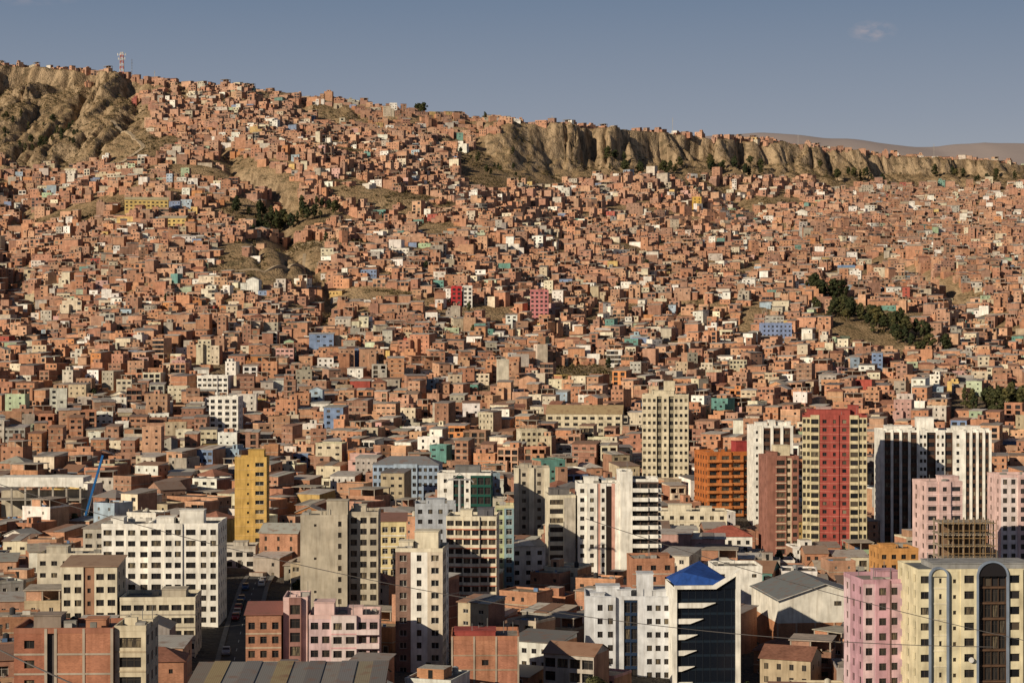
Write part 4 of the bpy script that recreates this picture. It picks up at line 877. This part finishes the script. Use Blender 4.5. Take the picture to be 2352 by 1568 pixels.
def pick(dist):
    r = R.random()
    pb = .42 if dist < 620 else (.52 if dist < 800 else (.67 if dist < 1300 else .77))
    if r < pb: return 'bare brick', R.choice(BRICKS), BR
    if r < pb + (1 - pb) * .80:
        return 'pale plastered', R.choice(PALES), PL
    n, c = R.choice(BRIGHT); return n + ' painted', c, PL
def jitter(c, a=.08):
    k = 1 + R.uniform(-a, a); return tuple(max(.01, v * k * (1 + R.uniform(-.03, .03))) for v in c)
def house_geo(wm, rm, w, dep, fl, H, drop, kindname, col, m, dist, detail):
    sh = 2.7 if dist < 1000 else 2.5; z0 = -drop; par = .5
    proud = detail == 0
    band = None
    if m == BR and detail and R.random() < .7: band = jitter((.40, .32, .25))
    fn = max(1, min(6, int(w / R.uniform(2.0, 3.6))))
    ww = R.choice([.7, .8, .9, 1.1, 1.3, 1.7]); wh = R.choice([.8, .9, 1.0, 1.2]); sill = .85
    dk = R.random() < .55
    op = R.random() < .12
    if op: ww, wh, sill = 2.4, 1.9, .25
    far = dist > 1100
    frontn = fn if R.random() < (.70 if far else .90) else 0
    wins = []
    f = [S(w, col, frontn, ww, wh, sill, m=m, b=band, skip=.28 if far else .1, dark=dk, rec=.6 if op else .18)]
    sc_ = jitter(col, .04) if R.random() < .6 else jitter(R.choice(BRICKS)); sm = m if R.random() < .6 else BR
    if sm == BR and m != BR: sc_ = jitter(R.choice(BRICKS))
    ln = max(1, int(dep / 3.4)) if R.random() < .4 else 0; rn = max(1, int(dep / 3.4)) if R.random() < .3 else 0
    ws, _ = facade(wm, -w / 2, 0, 0, z0, H, f, sh, par, proud); wins += ws
    ws, _ = facade(wm, -w / 2, dep, -math.pi / 2, z0, H, [S(dep, sc_, ln, 1.0, 1.0, .9, m=sm, b=band, skip=.3, dark=dk)], sh, par, proud); wins += ws
    ws, _ = facade(wm, w / 2, 0, math.pi / 2, z0, H, [S(dep, sc_, rn, 1.0, 1.0, .9, m=sm, b=band, skip=.3, dark=dk)], sh, par, proud); wins += ws
    facade(wm, w / 2, dep, math.pi, z0, H, [S(w, sc_, 0, m=sm)], sh, par, True)
    wins = [q_ for q_ in wins if q_[0][2] > -.5]
    r = R.random(); near = dist < 800
    rk = 'flat roof'
    if r < .48:
        rc = jitter(R.choice(ROOFS), .15)
        if detail: roof_kind(rm, wm, 'flat', w, dep, H, rc, jitter(col, .05), m, par)
        else:
            rm.poly(((-w / 2, 0, H - .4), (w / 2, 0, H - .4), (w / 2, dep, H - .4), (-w / 2, dep, H - .4)), FLT, rc)
        q = R.random()
        if q < .34:
            bw, bd = R.uniform(2.2, max(2.4, w * .6)), R.uniform(2.2, max(2.4, dep * .6)); bx = R.uniform(-w / 2 + bw / 2 + .3, w / 2 - bw / 2 - .3); by = R.uniform(.4, max(.5, dep - bd - .3))
            bh = R.uniform(1.4, 2.2); bc = jitter(R.choice(BRICKS)) if R.random() < .6 else col
            wm.box(bx - bw / 2, bx + bw / 2, by, by + bd, H - .45, H + bh, BR if bc != col else m, bc, MET, jitter(R.choice(METS), .15))
            if detail == 0: wins.append(((bx, by - .04, H + .3), 0., min(1., bw * .4), 1.0, True))
            if detail: wm.poly(((bx - .45, by - .02, H - .3), (bx + .45, by - .02, H - .3), (bx + .45, by - .02, H + 1.3), (bx - .45, by - .02, H + 1.3)), GLC, (.02, .02, .02))
            rk = 'flat roof with a stair box'
        elif q < .50:     # half-built open storey: posts and slab, partial rear walls
            hh = 2.2; f0 = R.choice([0, 0, w * .3]); xa, xb = -w / 2 + f0, w / 2
            for px_ in (xa + .2, (xa + xb) / 2, xb - .2):
                for py_ in (.2, dep - .2): wm.box(px_ - .14, px_ + .14, py_ - .14, py_ + .14, H - .4, H + hh, PL, (.36, .31, .26))
            wm.box(xa + .35, xb - .35, dep * .6, dep * .6 + .15, H - .4, H + hh, BR, jitter(R.choice(BRICKS)))
            if R.random() < .5: wm.box(xa + .35, (xa + xb) / 2 - .2, .12, .26, H - .4, H + hh, BR, jitter(R.choice(BRICKS)))
            rm.box(xa - .25, xb + .25, -.25, dep + .25, H + hh + .003, H + hh + .2, PL, jitter((.38, .33, .28)), bottom=True)
            rk = 'half-built open top storey'
        if detail:
            for i in range(4):
                if R.random() < .5 and q > .52: wm.box(*( (lambda x_, y_: (x_ - .13, x_ + .13, y_ - .13, y_ + .13))(R.choice([-1, 1]) * (w / 2 - .4), R.choice([.4, dep - .4]))), H, H + R.uniform(.4, 1.0), PL, (.3, .26, .22))
            if dist < 620:
                for i in range(R.randint(1, 4)):
                    vx, vy = R.uniform(-w * .4, w * .4), R.uniform(.6, dep * .8); s_ = R.uniform(.3, .9)
                    rm.box(vx - s_, vx + s_, vy - s_ * .5, vy + s_ * .5, H - .34, H + R.uniform(-.1, .5), PL, R.choice([(.35, .3, .25), (.2, .2, .22), (.12, .2, .35), (.5, .48, .44)]))
    elif r < (.84 if near else .95):
        if w > 7 and R.random() < .5:
            cc = [jitter(R.choice(METS), .2) for _ in range(R.randint(2, 3))]; roof_kind(rm, wm, 'metal', w, dep, H, cc[0], col, m, strips=cc)
        else: roof_kind(rm, wm, 'metal', w, dep, H, jitter(R.choice(METS), .2), col, m)
        rk = 'sloping sheet-metal roof'
    else:
        k = R.choice(['mgx', 'mgy', 'tgx', 'thp', 'mhp'])
        roof_kind(rm, wm, k, w, dep, H, jitter((.28, .13, .09), .2) if k[0] == 't' else jitter(R.choice(METS), .2), col, m); rk = 'tiled pitched roof' if k[0] == 't' else 'pitched metal roof'
    if R.random() < .38 and w > 5.0:
        aw = w * R.uniform(.35, .65); ad = R.uniform(1.6, 3.2); ah = max(1.2, H - sh * R.randint(1, 2)); ax = R.choice([-1, 1]) * (w - aw) / 2 * .98
        if ah > 1.0:
            ac = jitter(R.choice(BRICKS)) if R.random() < .5 else col
            wm.box(ax - aw / 2, ax + aw / 2, -ad, -.01, z0, ah, BR if ac != col else m, ac, MET, jitter(R.choice(METS), .2))
            if ah > 2.4: wm.poly(((ax - .7, -ad - .03, ah - 1.8), (ax + .7, -ad - .03, ah - 1.8), (ax + .7, -ad - .03, ah - .7), (ax - .7, -ad - .03, ah - .7)), GLC, (.02, .02, .022))
            wins = [q_ for q_ in wins if not (q_[1] == 0. and abs(q_[0][0] - ax) < aw / 2 + .6 and q_[0][2] < ah)]
    return wins, rk

def candidates(y0, y1, cu, cv, seed, sblock_u, sblock_v, ang):
    nu = int(1500 / cu) ; ii, jj = np.meshgrid(np.arange(-nu, nu), np.arange(-int(1500 / cv), int(1500 / cv)), indexing='ij')
    cx0, cy0 = 0., (y0 + y1) / 2; ca, sa = math.cos(ang), math.sin(ang)
    def warp(i, j):
        u = i * cu + np.floor(i / sblock_u) * 4.6; v = j * cv + np.floor(j / sblock_v) * 4.2
        u, v = cx0 + u * ca - v * sa, cy0 + u * sa + v * ca
        x = u + 150 * (fbm(u / 330., v / 330., seed, 2) - .5) + 26 * (vnoise(u / 120., v / 120., seed + 3) - .5)
        y = v + 190 * (fbm(u / 300., v / 300., seed + 7, 2) - .5) + 28 * (vnoise(u / 110., v / 110., seed + 9) - .5)
        return x, y
    x, y = warp(ii, jj); xb, yb = warp(ii + .2, jj)
    yaw = np.arctan2(yb - y, xb - x)
    x, y, yaw = x.ravel(), y.ravel(), yaw.ravel()
    k = (y > y0) & (y < y1) & (np.abs(x / np.maximum(y, 1)) < .295)
    return x[k], y[k], yaw[k]
HS = []
for (y0, y1, cu, cv, seed, su, sv, ang) in ((318, 800, 11.4, 13.0, 101, 6, 4, 0.), (800, 1080, 9.4, 9.6, 131, 7, 4, -.25), (1080, 2420, 8.4, 8.0, 151, 9, 3, -.30)):
    x, y, yaw = candidates(y0, y1, cu, cv, seed, su, sv, ang)
    rd = np.interp(x / y, CB, RIMD)
    z = terrain(x, y); zx = terrain(x + 6, y) - terrain(x - 6, y); zy = terrain(x, y + 6) - terrain(x, y - 6)
    sl_ = np.sqrt(zx ** 2 + zy ** 2) / 12
    fd = np.interp(x / y, CB, FOOD); b_ = x / y
    cliff = (b_ > .0) & (y > fd - 44 + 50 * (fbm(x / 34., y / 400., 66, 2) - .5)) & (y < rd + 5)
    br_ = bare(x, y); rr = np.random.RandomState(seed).rand(len(x))
    ok = (sl_ < .62) & ((~br_) | ((rr < .045) & (sl_ < .42) & (y < 1700) & (y > 1250))) & (y < rd + 62) & (~cliff)
    thin = (y > rd - 6) & (vnoise(x / 30., y / 30., 88) < .2)
    ok &= ~thin
    for X, Y, A, Z, rr_ in zip(x[ok], y[ok], yaw[ok], z[ok], rd[ok]): HS.append((X, Y, A, Z, Y > rr_ - 4))
print('candidates', len(HS))
keep = []
for X, Y, A, Z, rim in HS:
    if Y < 1700:
        hit = False
        mg = 4.9 if Y < 820 else 4.2
        for ex, ey, hx_, hy_, ea in EXC:
            dx, dy = X - ex, Y - ey
            if abs(dx) > 40 or abs(dy) > 40: continue
            c, s = math.cos(ea), math.sin(ea); lx, ly = dx * c + dy * s, -dx * s + dy * c
            if abs(lx) < hx_ + mg and abs(ly) < hy_ + mg + .8: hit = True; break
        if hit: continue
        if Y < 530 and abs(X - street_x(Y)) < 9.0: continue
        if Y < 395 and 14 < X < 50: continue
        if Y < 345 and X > 58: continue
    if R.random() < .03: continue
    keep.append((X, Y, A, Z, rim))
keep.sort(key=lambda h: h[1])
mega = MB(); nind = 0
fl_names = {1: 'single-storey', 2: 'two-storey', 3: 'three-storey', 4: 'four-storey', 5: 'five-storey', 6: 'six-storey'}
for X, Y, A, Z, rim in keep:
    near = Y < 800
    if near: w, dep = R.uniform(6.6, 11.2), R.uniform(7.2, 11.6)
    elif Y < 1080: w, dep = R.uniform(5.5, 10.6), R.uniform(5.2, 8.8)
    else:
        w, dep = R.uniform(4.6, 9.8), R.uniform(4.0, 7.0)
        if R.random() < .14: w *= 1.5
    r = R.random()
    if near: fl = 1 if r < .2 else 2 if r < .55 else 3 if r < .85 else 4 if r < .96 else 5
    elif Y < 1150: fl = 1 if r < .28 else 2 if r < .64 else 3 if r < .90 else 4 if r < .97 else 5
    else: fl = 1 if r < .46 else 2 if r < .84 else 3 if r < .96 else 4
    if rim: fl = min(fl, 2)
    if near and Y < 420: fl = min(fl, 3)
    if near and Y < 530 and 0 < street_x(Y) - X < 17: fl = R.choice([3, 4]); w = min(w, 9)
    X += R.uniform(-1, 1); Y += R.uniform(-1.2, 1.2)
    yaw = A + math.radians(R.uniform(-6, 6)) + (math.radians(R.choice([-28, 22, -16])) if R.random() < .12 else 0)
    if abs(yaw) > math.radians(50): yaw = yaw - math.copysign(math.pi / 2, yaw)
    H = fl * (2.7 if Y < 1000 else 2.5) + .4 + R.uniform(-.7, .5); drop = 4.0 if Y > 1000 else 3
    kn, col, m = pick(Y)
    hz = min(.15, max(0, (Y - 900) / 1200 * .15)); col = tuple(v * (1 - hz) + q_ * hz for v, q_ in zip(jitter(col, .18), (.46, .38, .35)))  # distance haze painted into the house colour, stronger farther up the slope
    inframe = abs(X / Y) < .275
    ox = X + math.sin(yaw) * dep / 2; oy = Y - math.cos(yaw) * dep / 2
    if inframe and nind < 285:
        wm = MB(); rm = MB()
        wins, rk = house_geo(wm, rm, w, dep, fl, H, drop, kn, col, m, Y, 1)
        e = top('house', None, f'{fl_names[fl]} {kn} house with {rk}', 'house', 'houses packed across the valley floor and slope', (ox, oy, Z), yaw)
        child('wall', wm.mesh('wall'), e); child('roof', rm.mesh('roof'), e)
        put_windows(e, wins)
        if Y < 520: child('door', DOOR, e, (w * .32, -.004, 0))
        if rk.startswith('flat') and R.random() < .6: child('water_tank', R.choice(TANKS), e, (R.uniform(-w * .3, w * .3), dep * R.uniform(.3, .8), H - .34))
        nind += 1
    else:
        c, s = math.cos(yaw), math.sin(yaw); mega.tf = (ox, oy, Z, c, s)
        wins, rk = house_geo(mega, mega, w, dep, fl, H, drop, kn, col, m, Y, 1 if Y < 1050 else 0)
        for q_ in wins: glass_quad(mega, q_)
        if Y > 1050 and R.random() < .38:     # attached lower wing that joins houses into terraces
            w2, d2 = R.uniform(3, 5.5), dep * R.uniform(.6, 1.); sx = R.choice([-1, 1]); lx, ly = sx * (w / 2 + w2 / 2 - .3), R.uniform(-1.6, 1.6)
            fl2 = max(1, fl - 1); mega.tf = (ox + lx * c - ly * s, oy + lx * s + ly * c, Z + R.uniform(-.4, .3), c, s)
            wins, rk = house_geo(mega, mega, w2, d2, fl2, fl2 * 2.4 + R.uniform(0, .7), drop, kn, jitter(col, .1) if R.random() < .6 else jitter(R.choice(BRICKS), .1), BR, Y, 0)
            for q_ in wins: glass_quad(mega, q_)
print('houses', len(keep), 'individual', nind, 'mega faces', len(mega.n))
mega.tf = None
o = bpy.data.objects.new('hillside_houses', mega.mesh('hillside_houses')); LINK(o); o['kind'] = 'stuff'
o['label'] = 'thousands of stacked bare brick houses covering the steep hillside'; o['category'] = 'houses'

# ------------------------------------------------------------------ trees
def tree_proto(seed, h, rad, tall, leaf, nleaf, mat):
    rr = random.Random(seed)
    tb = MB(); n = 7
    prev = None; cx = cy = 0
    for k in range(5):
        z = h * .8 * k / 4; r = .26 * (h / 8) * (1 - k / 5.5); cx += rr.uniform(-.15, .15); cy += rr.uniform(-.15, .15)
        ring = [(cx + r * math.cos(i * 6.2832 / n), cy + r * math.sin(i * 6.2832 / n), z - (.5 if k == 0 else 0)) for i in range(n)]
        if prev:
            for i in range(n): j = (i + 1) % n; tb.poly((prev[i], prev[j], ring[j], ring[i]), 0, (0, 0, 0))
        prev = ring
    for k in range(6):
        a = rr.uniform(0, 6.28); z = h * rr.uniform(.3, .6); tb.beam((0, 0, z), (math.cos(a) * rad * .7, math.sin(a) * rad * .7, z + h * .18), .07 * h / 8, 0, (0, 0, 0))
    cb = MB(); nclump = 26
    for k in range(nclump):
        f = rr.random(); z = h * (.22 + .78 * f) if tall else h * (.32 + .64 * f)
        env = (math.sin(min(1, (1.15 - f)) * math.pi * .62) if tall else math.sin(math.pi * min(.97, .12 + f * .83))) * rad
        a = rr.uniform(0, 6.28); q_ = env * rr.uniform(.2, .95)
        x, y = q_ * math.cos(a), q_ * math.sin(a); cr = rad * rr.uniform(.28, .5)
        for i in range(nleaf):
            d = Vector((rr.gauss(0, 1), rr.gauss(0, 1), rr.gauss(0, .8))).normalized() * cr * rr.uniform(.5, 1.05)
            p = Vector((x, y, z)) + d; u = Vector((rr.gauss(0, 1), rr.gauss(0, 1), rr.gauss(0, 1))).normalized(); v = u.cross(d.normalized() + Vector((.01, .02, .03))).normalized()
            s = leaf * rr.uniform(.6, 1.3); u = v.cross(d).normalized()
            cb.poly((tuple(p - u * s), tuple(p + v * s * .7), tuple(p + u * s), tuple(p - v * s * .7)), 0, (0, 0, 0))
    return tb.mesh('trunk', [M_BARK]), cb.mesh('crown', [mat])
TP = [tree_proto(i, 9, 2.9 if i % 2 else 2.0, i % 2 == 0, .38, 55, M_LEAF if i % 3 else M_LEAF2) for i in range(6)]
ntree = 0
def put_tree(x, y, s, label, group, k=None):
    global ntree
    z = tz(x, y); t = TP[R.randrange(6) if k is None else k]
    e = top('tree', None, label, 'tree', group, (x, y, z), R.uniform(0, 6.28)); e.scale = (s * R.uniform(.85, 1.25), s * R.uniform(.85, 1.25), s)
    child('trunk', t[0], e); child('crown', t[1], e); ntree += 1
def grove(cx, cy, rx, ry, n, s, label, grp):
    for i in range(n):
        a = R.uniform(0, 6.28); q_ = math.sqrt(R.random())
        put_tree(cx + rx * q_ * math.cos(a), cy + ry * q_ * math.sin(a), s * R.uniform(.6, 1.25), label, grp)
grove(-186, 1555, 52, 22, 40, 1.15, 'dark evergreen tree in a hillside grove', 'trees in the hillside grove')
grove(-200, 1480, 18, 22, 9, 1.0, 'dark evergreen tree in a hillside grove', 'trees in the hillside grove')
for t_ in range(54):      # stand thins out into a diagonal strip down the slope
    f_ = t_ / 53.; put_tree(220 + 46 * f_ + R.uniform(-13, 13), 1310 - 90 * f_ + R.uniform(-20, 20), R.uniform(.8, 1.55), 'olive-dark tree in a dense park stand', 'trees in the park stand')
grove(226, 1378, 12, 20, 11, 1.6, 'olive-dark tree in a dense park stand', 'trees in the park stand')
grove(248, 985, 17, 26, 18, 1.4, 'tall dark cypress-like tree among houses', 'trees in the lower stand')
for i in range(60):
    b = (R.choice([R.uniform(1390, 1480), R.uniform(1500, 1570), R.uniform(1620, 1760), R.uniform(1620, 1760), R.uniform(1870, 2060), R.uniform(2120, 2340)]) - 1176) / 4400
    d = float(np.interp(b, CB, FOOD)) + R.uniform(-30, 24); put_tree(b * d, d, R.uniform(.8, 1.6), 'dark eucalyptus at the foot of the eroded cliff', 'trees along the cliff foot')
for i in range(38):
    d = R.uniform(1755, 1890); put_tree(R.uniform(-.268, -.225) * d, d, R.uniform(.4, 1.1), 'dark eucalyptus on the bare brown slope', 'trees on the bare slope')
for i in range(14):
    b = (R.uniform(1050, 1200) - 1176) / 4400; d = R.uniform(1780, 1900); put_tree(b * d, d, R.uniform(.5, 1.0), 'small dark tree in the rocky gully', 'trees in the gully')
for x, y in ((-97, 1996), (-94, 1992), (-92, 1998), (-100, 1997), (-28, 1990)): put_tree(x, y, 1.2, 'dark tree on the plateau rim', 'trees on the rim')
for i in range(34):
    y = R.uniform(340, 1500); x = R.uniform(-.265, .265) * y
    if y < 820 and abs(x - street_x(y)) < 8: continue
    if any(abs(x - e_[0]) < e_[2] + 1 and abs(y - e_[1]) < e_[3] + 1 for e_ in EXC): continue
    put_tree(x, y, R.uniform(.6, .95), 'leafy tree squeezed between houses', 'trees between the houses')
for x, y in ((-137, 600), (-141, 603), (-133, 606), (52, 590), (58, 592), (82, 588), (78, 594), (86, 592), (46, 374), (-150, 598), (-22, 470), (16, 368)): put_tree(x, y, R.uniform(.7, 1.), 'leafy tree in a courtyard', 'courtyard trees')
print('trees', ntree)
sb = MB(); rs = np.random.RandomState(5)
n_ = 90000; b = rs.uniform(-.28, .28, n_); ys_ = rs.uniform(1050, 2360, n_); xs = b * ys_
rd = np.interp(b, CB, RIMD); fd = np.interp(b, CB, FOOD)
ok = (bare(xs, ys_) | ((b > 0) & (ys_ > fd - 64) & (ys_ < rd - 4))) & (ys_ < rd) & (fbm(xs / 30., ys_ / 30., 77, 3) > .52)
xs, ys_ = xs[ok], ys_[ok]; zs_ = terrain(xs, ys_)
for x, y, z in zip(xs, ys_, zs_):
    r = R.uniform(.5, 1.8)
    for i in range(7):
        a = R.uniform(0, 6.28); px_, py_, pz_ = x + math.cos(a) * r * R.random(), y + math.sin(a) * r * R.random(), z + r * R.uniform(0, .9)
        u = Vector((R.gauss(0, 1), R.gauss(0, 1), R.gauss(0, 1))).normalized() * r * .4; v = u.cross(Vector((R.gauss(0, 1), R.gauss(0, 1), 1))).normalized() * r * .35; p = Vector((px_, py_, pz_))
        sb.poly((tuple(p - u), tuple(p + v), tuple(p + u), tuple(p - v)), 0, (0, 0, 0))
if sb.n:
    o = bpy.data.objects.new('scrub', sb.mesh('scrub', [M_SCRUB])); LINK(o); o['kind'] = 'stuff'; o['label'] = 'low dry scrub dotted over the bare slopes'; o['category'] = 'scrub'
print('shrubs', len(xs))

# ------------------------------------------------------------------ rim antenna masts
def mast(x, y, h, wdt, label, lattice=True):
    z = tz(x, y); e = top('radio_mast', None, label, 'radio mast', None, (x, y, z))
    mb = MB(); n = int(h / 3)
    if lattice:
        for k in range(n):
            c = (.5, .16, .12) if k % 2 else (.6, .58, .55)
            z0, z1 = k * 3., (k + 1) * 3.; a, b = wdt * (1 - .35 * k / n), wdt * (1 - .35 * (k + 1) / n)
            P0 = [(-a, -a, z0), (a, -a, z0), (a, a, z0), (-a, a, z0)]; P1 = [(-b, -b, z1), (b, -b, z1), (b, b, z1), (-b, b, z1)]
            for i in range(4):
                j = (i + 1) % 4; mb.beam(P0[i], P1[i], .24, PL, c); mb.beam(P0[i], P1[j], .15, PL, c); mb.beam(P1[i], P1[j], .15, PL, c)
        child('lattice', mb.mesh('lattice'), e)
        pb = MB()
        for zz, q_ in ((h - 3, 4.2), (h - 7.5, 3.4)):
            pb.box(-q_, q_, -1.2, -.8, zz, zz + .35, PL, (.5, .48, .45), bottom=True)
            for xx in (-q_, -q_ * .4, q_ * .4, q_): pb.box(xx - .35, xx + .35, -1.5, -1.21, zz - .7, zz + 1.9, PL, (.6, .58, .55), bottom=True)
        child('antenna', pb.mesh('antenna'), e)
    else:
        mb.beam((0, 0, 0), (0, 0, h), .2, PL, (.4, .38, .36)); mb.beam((-1, 0, h * .8), (1, 0, h * .8), .12, PL, (.4, .38, .36)); child('pole', mb.mesh('pole'), e)
def bx(px, d): return (px - 1176) / 4400 * d
mast(bx(280, 2060), 2060, 27, 2.1, 'red and white lattice telecom mast with antenna panels on the rim')
for px, d, h in ((303, 2070, 22), (1545, 2110, 18), (1833, 2210, 14), (2145, 2290, 16), (355, 2070, 13), (1268, 2010, 10)):
    mast(bx(px, d), d, h, .2, 'thin steel aerial standing on the plateau rim', False)
def rimhall():
    x, y = bx(1178, 1992), 1992; z = tz(x, y); e = top('hall', None, 'white building with a sloping bright roof on the cliff edge', 'building', None, (x, y, z))
    mb = MB(); mb.box(-8, 8, 0, 9, -4, 3, PL, WH); child('wall', mb.mesh('wall'), e)
    rm = MB(); rm.poly(((-9, -1, 6.0), (9, -1, 3.0), (9, 10, 3.4), (-9, 10, 6.5)), PL, WH); rm.poly(((-9, -1, 2.9), (9, -1, 2.9), (9, -1, 3.0), (-9, -1, 6.0)), PL, WH); child('roof', rm.mesh('roof'), e)
rimhall()
def pylon():
    x, y = bx(1056, 500), 500; z = tz(x, y); e = top('cableway_pylon', None, 'slim grey cableway pylon with cross arms above the roofs', 'pylon', None, (x, y, z)); H = -36 - z
    mb = MB(); mb.cyl(0, 0, -1, H, .55, PL, (.4, .4, .4), 10, .35); child('column', mb.mesh('column'), e)
    mb = MB(); mb.beam((-3, 0, H), (3, 0, H), .2, PL, (.35, .35, .36)); mb.beam((-3, 0, H - .1), (-3.6, 0, H - .8), .15, PL, (.35, .35, .36)); mb.beam((3, 0, H - .1), (3.6, 0, H - .8), .15, PL, (.35, .35, .36)); mb.beam((-2.2, 0, H), (0, 0, H + 1.6), .1, PL, (.35, .35, .36)); mb.beam((2.2, 0, H), (0, 0, H + 1.6), .1, PL, (.35, .35, .36)); child('cross_arm', mb.mesh('cross_arm'), e)
pylon()
def cable(p, q, sag, r=.022):
    mb = MB(); p = Vector(p); q = Vector(q); n = 40; prev = None
    for i in range(n + 1):
        t = i / n; v = p.lerp(q, t); v.z -= sag * 4 * t * (1 - t)
        if prev is not None: mb.beam(prev, v, r, PL, (.12, .11, .11))
        prev = v
    o = top('overhead_cable', mb.mesh('overhead_cable'), 'thin dark overhead cable strung above the roofs', 'cable', 'cables strung over the roofs')
cable((-40, 130, -8), (34, 135, -21.5), 3.0); cable((-33, 90, -9.5), (-8, 60, -13), .6); cable((5, 130, -12), (60, 135, -25), 1.5)
